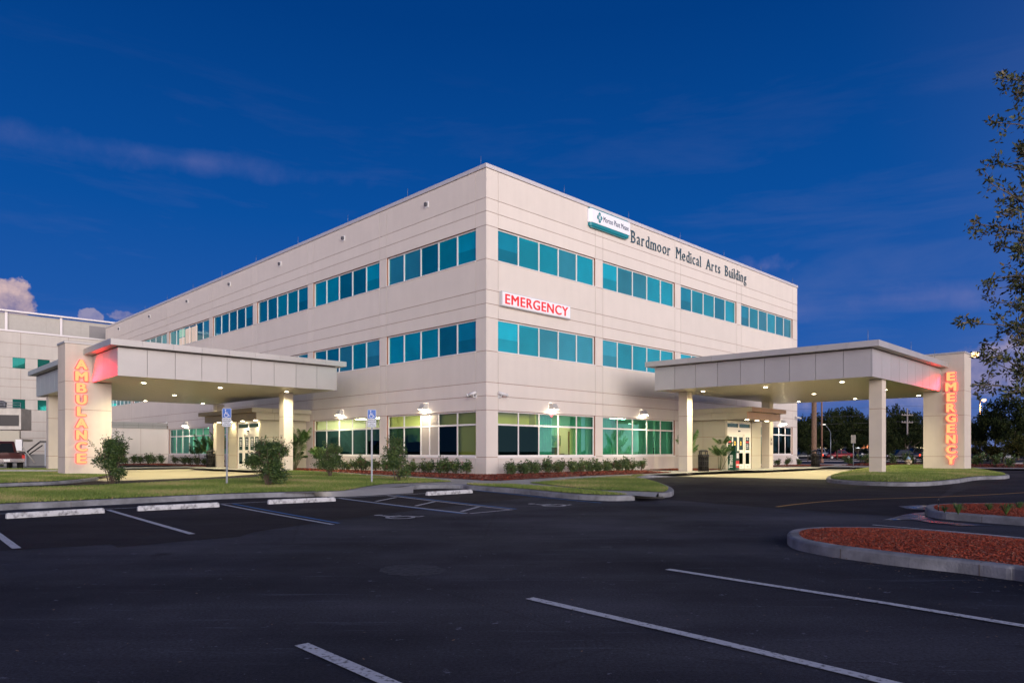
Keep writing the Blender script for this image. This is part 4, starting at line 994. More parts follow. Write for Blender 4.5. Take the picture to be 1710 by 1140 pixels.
# pavement platform that the lawns and beds lie on
Wxy = lambda U, V: tuple(Wp(U, V))[:2]
pave = [tuple(P(*p))[:2] for p in ((535, 827.2),)] + [tuple(P(*p))[:2] for p in ((575, 825), (602, 823))] 
def inner(path, side, d):
    out = []; n = len(path)
    for i in range(n):
        a = Vector(path[max(0, i - 1)][:2]); c = Vector(path[min(n - 1, i + 1)][:2]); e_ = (c - a).normalized(); out.append((path[i][0] - e_.y * side * d, path[i][1] + e_.x * side * d))
    return out
mki = inner(mk, 1, .1); tki = inner(tk, 1, .1); fki = inner(fk, 1, .1)
RT = [(524, 821.4), (548, 820.3), (575, 818.9), (612, 815.6), (645, 813.8), (690, 811.8)]; RB = [(526, 828.6), (550, 829.0), (575, 829.2), (612, 827.6), (645, 825.6), (690, 823.0)]
walk = [tuple(P(x, y, KH))[:2] for x, y in RT[:5]] + mki[8:] + [tuple(P(1052, 826, KH))[:2], tuple(P(1095, 829, KH))[:2]] + tki + [Wxy(11.3, -4.6), Wxy(16.2, -4.6), Wxy(16.2, -5.4), Wxy(24, -5.4), Wxy(36, -3.4), Wxy(36, .1), Wxy(.1, .1), Wxy(.1, 24.8), Wxy(-4.4, 24.8), Wxy(-4.3, 16.0), Wxy(-3.6, 11.5)]
walk += [tuple(P(x, y, KH))[:2] for x, y in ((500, 788), (470, 800), (475, 822))]
rp = MB(); rt_ = smooth_line([tuple(P(x, y, KH))[:2] for x, y in RT]); rb_ = smooth_line([tuple(P(x, y))[:2] for x, y in RB])
for i in range(len(rt_)): rp.v += [(rt_[i][0], rt_[i][1], G(rt_[i][1]) + KH - .003), (rb_[i][0], rb_[i][1], G(rb_[i][1]) + .006)]
for i in range(len(rt_) - 1): rp.f.append((2 * i, 2 * i + 1, 2 * i + 3, 2 * i + 2)); rp.m.append(0); rp.sm.append(True)
tag(rp.build('pavement', [CONC, ASPHN], recalc=True), kind='structure')
WALK = clip_sheet('pavement', walk, KH, CONC, -.004); tag(WALK, kind='structure')
# pavement joints scored across
# ---- lawns
GR_ = mat('lawn_soil', (.085, .115, .028), .95, col2=(.17, .16, .055), vscale=.55, bump=.6, bscale=30)
lawnA = [tuple(P(x, y, KH))[:2] for x, y in ((524, 821.4), (575, 818.7), (612, 812), (642, 807.9), (687, 806.3), (754, 804.2), (724, 800.5), (687, 798), (620, 794.4), (560, 789.7), (500, 786.2), (486, 786), (455, 791), (430, 797.2), (415, 798.8), (340, 802), (300, 804), (165, 811), (0, 816), (-200, 824), (-420, 838))][::-1]
lawnA = fki[:-3] + lawnA[::-1][0:0] + [tuple(P(524, 821.4, KH))[:2]] + lawnA[::-1][1:]
LAWNS = []
def lawn(pts, dz, label, mound=0.0, lift=.012):
    o = clip_sheet('lawn', pts, dz, GR_, lift, mound=mound); tag(o, kind='structure'); LAWNS.append((pts, dz + lift, mound)); return o
lawn(lawnA, KH, '')
lawnB = [tuple(P(x, y, KH))[:2] for x, y in ((885.5, 806.3), (955, 800.5), (1034, 795.6), (1079, 793.6), (1052, 797.5))] + [p for p in inner(tk, 1, .18)[::-1][6:-5]] + [tuple(P(x, y, KH))[:2] for x, y in ((994.7, 817.6),)]
lawn(lawnB, KH, '')
mki2 = inner(mk, 1, .18)
ix = [i for i, p in enumerate(mki2) if p[0] > P(785, 815)[0] and p[0] < P(1040, 828)[0] ]
lawnC = [mki2[i] for i in ix] + [tuple(P(x, y, KH))[:2] for x, y in ((1038, 824.8), (1000, 820), (925, 813.2), (850, 808.6), (777.5, 807.8))]
lawn(lawnC, KH, '')
# L pylon island
isl = [(-420, 838), (-200, 822), (0, 812.5), (60, 810), (95, 808.5), (130, 805.5), (150, 803.2), (165, 801)]
il = smooth_line([tuple(P(*p))[:2] for p in isl]); kerb(il, 1, h=.12)['kind'] = 'structure'
il2 = inner(il, 1, .16) + [tuple(P(x, y, .12))[:2] for x, y in ((200, 791), (187, 786.5), (100, 783.0), (0, 783.5), (-200, 786))]
lawn(il2, .12, '', mound=.06)
# R pylon island
isr = [(1475, 781.5), (1440, 786), (1408, 792.5), (1386, 798.5), (1380.5, 801.5), (1386, 806), (1438, 809.8), (1500, 811.7), (1551, 811), (1600, 806.4), (1634, 801.2), (1679, 799.4), (1684, 796.5), (1660, 791.5), (1630, 786)]
ir = smooth_line([tuple(P(*p))[:2] for p in isr]); kerb(ir, 1)['kind'] = 'structure'
lawn(inner(ir, 1, .17) + [tuple(P(x, y, .15))[:2] for x, y in ((1600, 780), (1541, 778), (1500, 778.5))], .15, '', mound=.13)
# concrete aprons under the canopies
def apron(pts, name): o = clip_sheet(name, pts, 0, APRON, .009); tag(o, kind='structure')
apron([tuple(P(*p))[:2] for p in ((1128, 795.4), (1180, 796.3), (1260, 797.6), (1395, 801), (1470, 800), (1560, 788), (1620, 784))] + [Wxy(30, -10), Wxy(28.5, -3.8), Wxy(24, -5.2), Wxy(16, -5.2), Wxy(11.3, -4.4)], 'apron')
apron([tuple(P(*p))[:2] for p in ((175, 803.6), (210, 802.3), (300, 799), (340, 797.4), (413, 792.6), (450, 789.5), (500, 785.6))] + [Wxy(-4.2, 16), Wxy(-4.2, 24.8), Wxy(-3.0, 27), Wxy(-14, 27)], 'apron')
# far pavements
clipo = clip_sheet('pavement', [Wxy(28.5, -3.9), Wxy(31, -11), Wxy(33, -16.5), Wxy(36.5, -16.5), Wxy(34.5, -10), Wxy(34.4, -3.0)], .13, CONC); tag(clipo, kind='structure')
clipo = clip_sheet('pavement', [Wxy(-14, 27.2), Wxy(-3.0, 27.2), Wxy(-1.9, 24.9), Wxy(-.2, 24.9), Wxy(-.2, 41.2), Wxy(-1.6, 40.0), Wxy(-2.5, 30), Wxy(-14, 30)], .13, CONC); tag(clipo, kind='structure')
# mulch beds along the walls
MULCH = mat('mulch', (.17, .045, .026), .95, col2=(.07, .024, .016), vscale=14, bump=.9, bscale=60, c2pos=(.42, .6))
MULCHR = mat('island_mulch', (.34, .055, .024), .95, col2=(.13, .024, .014), vscale=22, bump=.9, bscale=45, c2pos=(.42, .6))
BEDS = []
def bed(pts, dz, name='mulch_bed', m=MULCH, mound=.05):
    o = clip_sheet(name, pts, dz, m, .006, mound=mound); tag(o, kind='structure'); BEDS.append((pts, dz, mound)); return o
bed([tuple(P(x, y, KH))[:2] for x, y in ((500, 784.8), (560, 787.6), (620, 791.5), (690, 795), (724, 797), (770, 799.4), (811, 802), (833, 802.2), (896, 799), (959, 795.3), (1010, 793), (1080, 790.6), (1122, 788.8))] + [Wxy(11.3, -.1), Wxy(.02, -.02), Wxy(-.1, 16.7), Wxy(-3.0, 16.4)], KH)
bed([Wxy(12.3, -.1), Wxy(16.7, -.1), Wxy(16.7, -2.9), Wxy(12.5, -3.0)], KH)
bed([Wxy(21.5, -.1), Wxy(33.9, -.1), Wxy(34.3, -2.8), Wxy(29.5, -3.4), Wxy(27.0, -1.6), Wxy(21.5, -1.2)], KH)
bed([Wxy(-.1, 25.4), Wxy(-.1, 41.2), Wxy(-9, 41.2), Wxy(-9, 37), Wxy(-3, 37), Wxy(-1.8, 26)], .13)
bed([Wxy(34.6, -3.0), Wxy(34.6, -10), Wxy(36.6, -16.5), Wxy(41, -16.5), Wxy(39.2, -3)], .1, mound=.2)
# R foreground mulch islands
i1 = [(1900, 1010), (1710, 971.5), (1680, 967), (1600, 956.2), (1519, 947.3), (1433, 936), (1379, 928), (1330.7, 917.7), (1315.5, 909), (1316, 902.5), (1325, 898.2), (1344, 895.7), (1384, 893.5), (1465, 894.4), (1546, 899.2), (1626, 906.2), (1710, 915), (1900, 940)]
j1 = smooth_line([tuple(P(*p))[:2] for p in i1]); kerb(j1, -1, joint=1.6)['kind'] = 'structure'
bed(inner(j1, -1, .15), KH - .02, 'mulch_island', MULCHR, .06)
i2 = [(1900, 893), (1707, 877.4), (1610.5, 869.6), (1572.8, 866.6), (1551, 862.9), (1545, 858), (1546.5, 854.3), (1556, 851.7), (1600, 850), (1710, 849), (1900, 851)]
j2 = smooth_line([tuple(P(*p))[:2] for p in i2]); kerb(j2, -1, joint=2.4)['kind'] = 'structure'
bed(inner(j2, -1, .15), KH - .02, 'mulch_island', MULCHR, .05)
# painted lines
PW = mat('road_paint_white', (.50, .51, .54), .75, col2=(.12, .12, .13), vscale=26, c2pos=(.53, .66)); PB = mat('road_paint_blue', (.012, .13, .36), .75, col2=(.02, .04, .08), vscale=14, c2pos=(.62, .75)); PY = mat('road_paint_yellow', (.42, .22, .035), .75, col2=(.14, .09, .04), vscale=12, c2pos=(.6, .74))
def stripe(name, px, wd, m, lift=.010, curve=False):
    pts = [Vector(tuple(P(*p))[:2]) for p in px]
    if curve: pts = [Vector(p) for p in smooth_line([tuple(p) for p in pts], 6)]
    dense = [pts[0]]
    for a, b_ in zip(pts, pts[1:]):
        n = max(1, int((b_ - a).length / .7)); dense += [a + (b_ - a) * (k + 1) / n for k in range(n)]
    V, F_ = [], []
    for i, p in enumerate(dense):
        d = (dense[min(len(dense) - 1, i + 1)] - dense[max(0, i - 1)]).normalized(); nn = Vector((-d.y, d.x)) * wd / 2
        for q in (p + nn, p - nn): V.append((q.x, q.y, G(q.y) + lift))
    for i in range(len(dense) - 1): F_.append((2 * i, 2 * i + 1, 2 * i + 3, 2 * i + 2))
    o = np_mesh(name, V, F_, m); tag(o, kind='structure'); return o
W4 = .105
for px in (((-90, 820 + 26), (-60, 872)),): pass
stripe('parking_line', [(-60, 862), (-8, 889), (28, 916)], W4 * 1.05, PW)
stripe('parking_line', [(181, 851.5), (321, 892)], W4, PW)
stripe('parking_line', [(371, 842.2), (556, 876)], .085, PW)
stripe('parking_line', [(389, 841.2), (566, 873.8)], .085, PB, .0095)
stripe('parking_line', [(-300, 873), (0, 858), (165, 850.3), (450, 837.5), (561, 832), (652, 826.8), (720, 823.3)], .075, PW, .0085)
stripe('parking_line', [(566, 831.8), (780, 857.2)], .085, PW); stripe('parking_line', [(572, 832.6), (774, 857.6)], .12, PB, .0092)
stripe('parking_line', [(646, 827.2), (851, 850.8)], .085, PW); stripe('parking_line', [(662, 827.4), (862, 850.0)], .10, PB, .0092)
stripe('parking_line', [(785, 857.4), (856, 851)], .08, PW, .0105)
for a, b_ in (((628, 837.2), (661, 830.6)), ((694, 844.8), (726, 837.6)), ((771, 854), (800, 846.2))): stripe('parking_line', [a, b_], .10, PW, .0112)
stripe('parking_line', [(795, 818.8), (865, 826), (950, 834.8), (1004, 839.6)], .085, PB)
stripe('parking_line', [(1115, 951), (1250, 972.3), (1480, 1008), (1710, 1046), (1800, 1061)], W4, PW)
stripe('parking_line', [(884, 999.5), (1180, 1068), (1480, 1140), (1700, 1193)], W4, PW)
stripe('parking_line', [(503, 1077), (665, 1148), (800, 1210)], W4, PW)
stripe('parking_line', [(1457, 876.5), (1600, 888.5), (1710, 898.5), (1850, 911)], .07, PW)
stripe('centre_line', [(1297, 846.3), (1330, 842), (1384, 836.8), (1438, 833.9), (1519, 831.2), (1600, 828.4), (1710, 822.4), (1850, 812)], .10, PY, curve=True)
# International symbol of access, painted and on signs: plan strokes
def access_symbol(mb, tf, m=0):
    def disc(c, r, n=14): mb.poly([tf(c[0] + r * math.cos(2 * math.pi * k / n), c[1] + r * math.sin(2 * math.pi * k / n)) for k in range(n)], m)
    def bar(a, b_, w_=.085):
        a, b_ = Vector(a), Vector(b_); d = (b_ - a).normalized(); n = Vector((-d.y, d.x)) * w_ / 2; e = d * w_ * .35
        mb.poly([tf(*(a - e - n)), tf(*(b_ + e - n)), tf(*(b_ + e + n)), tf(*(a - e + n))], m)
    disc((-.10, .86), .085)
    bar((-.10, .68), (-.06, .36), .10); bar((-.08, .52), (.16, .52), .07); bar((-.05, .36), (.20, .36)); bar((.20, .36), (.30, .10)); bar((.30, .10), (.42, .14), .07)
    c, r0, r1, n = (-.02, .22), .20, .275, 22; a0, a1 = R(125), R(360)
    for k in range(n):
        t0 = a0 + (a1 - a0) * k / n; t1 = a0 + (a1 - a0) * (k + 1) / n
        mb.poly([tf(c[0] + r0 * math.cos(t0), c[1] + r0 * math.sin(t0)), tf(c[0] + r1 * math.cos(t0), c[1] + r1 * math.sin(t0)), tf(c[0] + r1 * math.cos(t1), c[1] + r1 * math.sin(t1)), tf(c[0] + r0 * math.cos(t1), c[1] + r0 * math.sin(t1))], m)
PWS = mat('symbol_paint', (.42, .43, .46), .75, col2=(.10, .10, .11), vscale=12, c2pos=(.58, .72))
for cx, cy in ((659, 862.5), (914, 843)):
    c = P(cx, cy); mb = MB(); S = 1.15
    dn = Vector((.66, -.752)); rt = Vector((-dn.y, dn.x)) * -1.0   # symbol read by the driver heading into the bay
    upv = -dn; rt = Vector((upv.y, -upv.x))
    def tf(x, y): 
        q = Vector((c.x, c.y)) + rt * x * S + upv * (y - .45) * S; return (q.x, q.y, G(q.y) + .0122)
    access_symbol(mb, tf); o = mb.build('access_marking', PWS); tag(o, kind='structure')
# drain grate in the gap of the kerb
c = P(1080, 831); mb = MB()
for k in range(12): mb.box(-.5 + k * .085, -.5 + k * .085 + .045, -.22, .22, 0, .03)
mb.box(-.53, .53, -.25, -.221, -.02, .028); mb.box(-.53, .53, .221, .25, -.02, .028)
o = mb.build('drain_grate', mat('grate_iron', (.05, .05, .05), .6, .6), loc=(c.x, c.y + .1, c.z + .012), rz=R(-12)); tag(o, 'iron drain grate in the kerb gap at the tip of the triangular lawn', 'drain grate')
# faint round patch and worn repairs in the aisle
PATCH = mat('asphalt_patch', (.058, .060, .074), .9, spec=.16, col2=(.030, .032, .042), vscale=13, bump=.4, bscale=80)
def blobpatch(cx, cy, rx, ry, seed, m=PATCH, lift=.004, kind='structure'):
    r_ = random.Random(seed); pts = []
    for k in range(60):
        t_ = 2 * math.pi * k / 60; f = 1 + r_.uniform(-.07, .07); pts.append(tuple(P(cx + rx * f * math.cos(t_), cy + ry * f * math.sin(t_)))[:2])
    o = clip_sheet('repair_patch', pts, 0, m, lift); tag(o, kind=kind); return o
blobpatch(688, 952, 56, 9.5, 1); blobpatch(1012, 913, 11, 1.6, 2); blobpatch(1155, 890, 20, 1.2, 3); blobpatch(1240, 869, 24, 1.4, 4)
WET = mat('wet_asphalt', (.014, .014, .017), .36, spec=.6, vscale=1.4, rvar=.26)
wp_ = clip_sheet('wet_patch', [tuple(P(*p))[:2] for p in ((1472, 869.2), (1490, 865), (1510, 859.8), (1530, 856.5), (1544, 855.5), (1546, 862), (1560, 868.5), (1600, 873.5), (1660, 878), (1600, 878), (1550, 872.5), (1520, 867.5), (1500, 868.8))], 0, WET, .0135); tag(wp_, kind='structure')
wp_ = clip_sheet('wet_patch', [tuple(P(*p))[:2] for p in ((1500, 845.5), (1530, 844), (1600, 843.3), (1720, 842.4), (1720, 847.5), (1600, 848.2), (1556, 850.2), (1540, 852), (1515, 850))], 0, WET, .0135); tag(wp_, kind='structure')
# ================================================================== props
# wheel stops
WSC = mat('wheel_stop_concrete', (.50, .51, .53), .8, col2=(.14, .14, .15), vscale=9, bump=.5, bscale=40, c2pos=(.48, .68))
def wheel_stop(p0, p1, label, first=[None]):
    a, b_ = P(*p0), P(*p1); c = (a + b_) / 2; d = b_ - a; rz = math.atan2(d.y, d.x); 
    if first[0] is None:
        t = empty('wheel_stop', (0, 0, 0)); mb = MB(); Lh = .915
        prof = [(-.075, 0), (-.07, .05), (-.045, .115), (.045, .115), (.07, .05), (.075, 0)]
        pts = []
        for x, s in ((-Lh, 1.0), (-Lh + .03, 1.0), (Lh - .03, 1.0), (Lh, 1.0)):
            f = .82 if abs(x) == Lh else 1.0
            pts.append([(x, y * f, z * f) for y, z in prof])
        i0 = 0
        for r_ in pts: mb.v += r_
        for i in range(3):
            for j in range(5): mb.f.append((i * 6 + j, (i + 1) * 6 + j, (i + 1) * 6 + j + 1, i * 6 + j + 1)); mb.m.append(0); mb.sm.append(False)
        mb.f.append((0, 1, 2, 3, 4, 5)); mb.f.append(tuple(18 + k for k in range(6))); mb.m += [0, 0]; mb.sm += [False, False]
        mb.build('block', WSC, t, recalc=True, bevel=.006)
        mb = MB()
        mat('rusty_steel', (.12, .05, .03), .8)
        for x in (-.6, .6): mb = MB(); mb.tube((x, 0, .10), (x, 0, .122), .014, n=8); mb.build('steel_pin', MATS['rusty_steel'], t)
        pass; first[0] = t; o = t
    else: o = copy_tree(first[0])
    nn = Vector((-d.y, d.x, 0)).normalized() * .075
    o.location = (c.x + nn.x, c.y + nn.y, G(c.y) + .012); o.rotation_euler = (0, 0, rz); tag(o, label, 'wheel stop', 'wheel stops in the parking bays')
wheel_stop((24, 866), (165, 857.6), 'leftmost white concrete wheel stop, partly beside the frame edge'); 
wheel_stop((231, 854), (367, 846.7), 'white concrete wheel stop in front of the lawn kerb, second from the left')
wheel_stop((451.5, 842.5), (559, 837), 'white concrete wheel stop at the head of the left disabled bay')
wheel_stop((713, 828.3), (792, 822.8), 'white concrete wheel stop at the head of the right disabled bay beside the hatched aisle')

# disabled parking signs
SBLUE = mat('sign_blue', (.012, .10, .42), .4); SWHITE = mat('sign_white_sheet', (.48, .52, .58), .45); SBLK = mat('sign_black_ink', (.02, .02, .025), .5)
def parking_sign(px, py, label, rz=0.0, zt=None):
    g = P(px, py, KH); t = empty('parking_sign', g, rz, label, 'sign', 'disabled parking signs on the lawn')
    post = MB()
    for s in (-1, 1): post.box(s * .022 - .006, s * .022 + .006, -.018, .018, 0, 2.62)
    post.box(-.016, .016, .008, .016, 0, 2.62); post.box(-.03, -.016 - .0001, -.02, -.0181, .05, 2.6); post.box(.0161, .03, -.02, -.0181, .05, 2.6)
    post.build('post', METAL, t)
    def plate(z0, z1, m, hw=.155, y=-.03):
        pts = []; r_ = .03
        for cx, cz, a in ((hw - r_, z0 + r_, -90), (hw - r_, z1 - r_, 0), (-hw + r_, z1 - r_, 90), (-hw + r_, z0 + r_, 180)):
            for k in range(4): q = R(a + 30 * k); pts.append((cx + r_ * math.cos(q), cz + r_ * math.sin(q)))
        mb = MB(); mb.prism([(p[0], p[1]) for p in pts], .0, .004, 0, tf=lambda v: (v.x, y - v.z, v.y)); return mb
    H0, H1, H2 = 2.02, 2.32, 2.66
    p1 = plate(H1 + .002, H2, 0).build('symbol_plate', SWHITE, t, recalc=True)
    mb = MB(); mb.poly([(-.14, -.0348, H1 + .015), (.14, -.0348, H1 + .015), (.14, -.0348, H2 - .014), (-.14, -.0348, H2 - .014)]); access_symbol(mb, lambda x, y: ((x - .05) * .27, -.0354, H1 + .045 + y * .275), 1); mb.build('symbol', [SBLUE, SWHITE], p1)
    p2 = plate(H0, H1 - .002, 0).build('text_plate', SWHITE, t, recalc=True)
    for k, s in enumerate(('PARKING BY', 'DISABLED PERMIT', 'ONLY', '$250 FINE')):
        me = text_mesh(s, .055, .0005, .0006, 1.0); xs = [v.co.x for v in me.vertices]; w_ = max(xs) - min(xs); sc = min(1.0, .27 / w_) if k != 1 else .28 / w_
        for v in me.vertices: v.co = Vector(((v.co.x - min(xs) - w_ / 2) * sc, -.0352 - v.co.z, H1 - .065 - k * .066 + v.co.y))
        mesh_obj('lettering', me, SBLK, p2)
    return t
parking_sign(379, 808.5, 'blue and white disabled parking sign on a post in front of the ambulance entrance', R(8))
parking_sign(621, 806.0, 'blue and white disabled parking sign on a post in front of the left front windows', R(8))
# small no-smoking plaques on the columns
for (a, d, face, nm) in ((22.35, 2.98, 'R', 'emergency'), (12.78, 3.38, 'L', 'ambulance')):
    if face == 'R': u, v = 22.35, -2.98 - .27
    else: u, v = -3.38 - .27, 12.78
    o = empty('plaque', Wp(u, v, 2.05), ROT if face == 'R' else ROT - R(90), 'small grey notice plaque on the column at the %s entrance' % nm, 'plaque')
    mb = MB(); mb.box(-.16, .16, -.012, -.001, -.25, .25); mb.build('plate', mat('plaque_grey', (.30, .28, .24), .5), o)
    mb = MB(); mb.box(-.14, .14, -.014, -.0121, -.06, .22, 0); mb.tube((0, -.0141, .10), (0, -.015, .10), .075, n=16, m=1); mb.box(-.10, .10, -.0145, -.0142, -.20, -.17, 1); mb.box(-.07, .07, -.0145, -.0142, -.13, -.10, 1); mb.build('print', [mat('plaque_cream', (.45, .43, .36), .5), mat('plaque_ink', (.12, .05, .04), .5)], o)

# litter bins
BROWNB = mat('bin_mesh_brown', (.010, .008, .007), .7, spec=.2)
def bin_(U, V, label, first=[None]):
    if first[0] is None:
        t = empty('litter_bin', (0, 0, 0)); mb = MB(); mb.lathe([(.24, .05), (.25, .08), (.255, .80)], 24); mb.build('liner', BROWNB, t)
        mb = MB()
        for k in range(16):
            a = 2 * math.pi * k / 16; c, s = math.cos(a), math.sin(a); mb.tube((.272 * c, .272 * s, .0), (.272 * c, .272 * s, .86), .013, n=6)
        for z in (.04, .30, .58, .84):
            n = 24
            for k in range(n):
                a, b_ = 2 * math.pi * k / n, 2 * math.pi * (k + 1) / n; mb.tube((.28 * math.cos(a), .28 * math.sin(a), z), (.28 * math.cos(b_), .28 * math.sin(b_), z), .018, n=6, cap=False)
        mb.build('frame', DKMETAL, t)
        mb = MB(); mb.lathe([(.30, .86), (.305, .90), (.27, .93), (.20, .945)], 24)
        for k in range(4):
            a = math.pi / 4 + k * math.pi / 2; mb.tube((.24 * math.cos(a), .24 * math.sin(a), .92), (.22 * math.cos(a), .22 * math.sin(a), 1.08), .03, n=8)
        mb.lathe([(.27, 1.07), (.275, 1.10), (.22, 1.16), (.10, 1.19), (.02, 1.20)], 24); mb.build('hood', BLACKP, t); first[0] = t; o = t
    else: o = copy_tree(first[0])
    o.location = Wp(U, V, .295); tag(o, label, 'litter bin', 'black litter bins at the entrances')
bin_(12.55, -3.95, 'black litter bin beside the near column of the emergency canopy')
bin_(27.6, -4.0, 'black litter bin beyond the emergency doors in front of the dark windows')
bin_(-2.75, 24.9, 'black litter bin beside the far column of the ambulance entrance')
# newspaper boxes
NG = mat('newsbox_green', (.004, .055, .035), .35)
t = empty('newspaper_box', Wp(15.55, -4.15, .295), ROT - R(90), 'dark green newspaper box with white lettering beside the emergency doors', 'newspaper box')
mb = MB(); mb.box(-.25, .25, -.22, .22, .04, 1.12, 0); mb.box(-.23, .23, -.20, .20, 0, .039, 1)
mb.poly([(-.25, -.222, 1.12), (-.25, -.222, .80), (.02, -.222, 1.12)], 2); mb.build('cabinet', [NG, BLACKP, PRINT], t, bevel=.01)
me = text_mesh('Times', .36, .002, .010, .95); xs = [v.co.x for v in me.vertices]
for v in me.vertices: v.co = Vector((.06 - v.co.y * .95, -.226 - v.co.z, .10 + (v.co.x - min(xs)) * .80 / (max(xs) - min(xs))))
mesh_obj('lettering', me, PRINT, t)
mb = MB(); mb.box(.2505, .262, -.17, .17, .66, 1.04, 0); mb.box(.263, .266, -.13, .13, .70, 1.0, 2); mb.box(.2505, .256, -.18, .18, .16, .56, 1); mb.box(.2565, .258, -.15, .15, .28, .36, 2); mb.build('front_panel', [DARKT, REDS, PRINT], t)
mb = MB(); mb.box(-.10, .16, -.12, .12, 1.121, 1.42); mb.build('coin_box', NG, t, bevel=.01)

# hydrant
t = empty('fire_hydrant', (*tuple(P(1517, 779.5, .12))[:2], .27), R(20), 'cream fire hydrant with a pale blue bonnet beyond the grass island', 'hydrant'); HY = mat('hydrant_cream', (.50, .40, .26), .5)
mb = MB(); mb.lathe([(.17, 0), (.17, .05), (.115, .06), (.115, .50), (.15, .52), (.15, .56)], 18); mb.tube((-.24, 0, .42), (.24, 0, .42), .055, n=10); mb.tube((0, 0, .36), (0, -.22, .36), .08, n=12); mb.build('barrel', HY, t)
mb = MB(); mb.lathe([(.14, .561), (.13, .64), (.08, .70), (.03, .72), (.03, .77)], 16); mb.build('bonnet', mat('hydrant_blue', (.25, .40, .50), .5), t)
mb = MB(); 
for s in (-1, 1): mb.tube((s * .241, 0, .42), (s * .28, 0, .42), .07, n=8)
mb.build('cap', HY, t)

# sprinkler and its spray
g = P(1567, 852.5, KH); t = empty('lawn_sprinkler', g, 0, 'black riser sprinkler spraying water over the kerb of the right mulch island', 'sprinkler')
mb = MB(); mb.tube((0, 0, -.05), (0, 0, .20), .012); mb.tube((0, 0, .20), (0, 0, .23), .018); mb.build('riser', BLACKP, t)
mm = bpy.data.materials.new('water_mist'); mm.use_nodes = True; q = mm.node_tree; q.nodes.clear(); vp = q.nodes.new('ShaderNodeVolumePrincipled'); vp.inputs['Color'].default_value = (.85, .85, .9, 1); vp.inputs['Anisotropy'].default_value = .3
tcn = q.nodes.new('ShaderNodeTexCoord'); ln = q.nodes.new('ShaderNodeVectorMath'); ln.operation = 'LENGTH'; q.links.new(tcn.outputs['Object'], ln.inputs[0])
dv = q.nodes.new('ShaderNodeMath'); dv.operation = 'DIVIDE'; dv.inputs[0].default_value = .13; q.links.new(ln.outputs['Value'], dv.inputs[1]); nz = q.nodes.new('ShaderNodeTexNoise'); nz.inputs['Scale'].default_value = 1.6; q.links.new(tcn.outputs['Object'], nz.inputs[0])
mu = q.nodes.new('ShaderNodeMath'); mu.operation = 'MULTIPLY'; q.links.new(dv.outputs[0], mu.inputs[0]); q.links.new(nz.outputs[0], mu.inputs[1]); fd = q.nodes.new('ShaderNodeMapRange'); fd.inputs[1].default_value = .75; fd.inputs[2].default_value = 1.25; fd.inputs[3].default_value = 1; fd.inputs[4].default_value = 0; q.links.new(ln.outputs['Value'], fd.inputs[0]); m2 = q.nodes.new('ShaderNodeMath'); m2.operation = 'MULTIPLY'; q.links.new(mu.outputs[0], m2.inputs[0]); q.links.new(fd.outputs[0], m2.inputs[1]); q.links.new(m2.outputs[0], vp.inputs['Density']); oo = q.nodes.new('ShaderNodeOutputMaterial'); q.links.new(vp.outputs[0], oo.inputs['Volume'])
mb = MB(); rows = []
D_ = Vector((.85, .35, 0)).normalized(); S_ = Vector((-D_.y, D_.x, 0))
for k in range(9):
    s = .01 + k * .17; hgt = .02 + .52 * s - .16 * s * s; wdt = .01 + .22 * s; th = .008 + .13 * s; c = D_ * s + Vector((0, 0, max(hgt, .05)))
    rows.append([tuple(c + S_ * (wdt * math.cos(2 * math.pi * q_ / 12)) + Vector((0, 0, th * math.sin(2 * math.pi * q_ / 12)))) for q_ in range(12)])
for r_ in rows: mb.v += r_
for i in range(8):
    for j in range(12): jj = (j + 1) % 12; mb.f.append((i * 12 + j, i * 12 + jj, (i + 1) * 12 + jj, (i + 1) * 12 + j)); mb.m.append(0); mb.sm.append(True)
mb.f.append(tuple(range(12))[::-1]); mb.f.append(tuple(96 + k for k in range(12))); mb.m += [0, 0]; mb.sm += [False, False]
o = mb.build('water_spray', mm, loc=(g.x, g.y, g.z + .2), recalc=True); tag(o, 'pale cone of sprinkler water drifting over the drive', 'spray', kind='stuff')

# ================================================================== plants
LEAF_D = mat('shrub_leaf_dark', (.028, .060, .018), .5, spec=.4); LEAF_M = mat('shrub_leaf_mid', (.055, .100, .026), .5, spec=.4); LEAF_L = mat('shrub_leaf_light', (.095, .14, .035), .5, spec=.4); LEAF_R = mat('leaf_bronze', (.10, .055, .03), .55)
BARK = mat('bark', (.10, .075, .055), .9, var=.25, vscale=12, bump=.6, bscale=40); BARKG = mat('bark_grey', (.13, .115, .10), .9, var=.3, vscale=10, bump=.6, bscale=30)
def leaves(rs, centers, n_each, spread, size, aspect=.45, flat=.0, vary=.5):
    """pointed leaves in tufts: arrays of quads"""
    C = np.repeat(np.asarray(centers, float), n_each, 0); n = len(C)
    off = rs.normal(0, 1, (n, 3)); off /= np.linalg.norm(off, axis=1)[:, None] + 1e-9; off *= (rs.rand(n, 1) ** .5) * spread
    p = C + off
    d = off / (np.linalg.norm(off, axis=1)[:, None] + 1e-9) * .7 + rs.normal(0, .6, (n, 3)); d[:, 2] = d[:, 2] * (1 - flat) + .15
    d /= np.linalg.norm(d, axis=1)[:, None] + 1e-9; a = rs.normal(0, 1, (n, 3)); s = np.cross(d, a); s /= np.linalg.norm(s, axis=1)[:, None] + 1e-9
    L_ = size * (1 - vary / 2 + vary * rs.rand(n, 1)); W_ = L_ * aspect
    V = np.stack([p, p + d * L_ * .45 + s * W_ * .5, p + d * L_, p + d * L_ * .45 - s * W_ * .5], 1).reshape(-1, 3)
    return V, np.arange(4 * n).reshape(n, 4)
def tuft_mats(rs, centers, n_each, w=(.4, .4, .2, 0)):
    k = rs.choice(4, len(centers), p=np.array(w) / sum(w)); mi = np.repeat(k, n_each); j = rs.rand(len(mi)) < .3; mi[j] = rs.choice(3, j.sum()); return mi
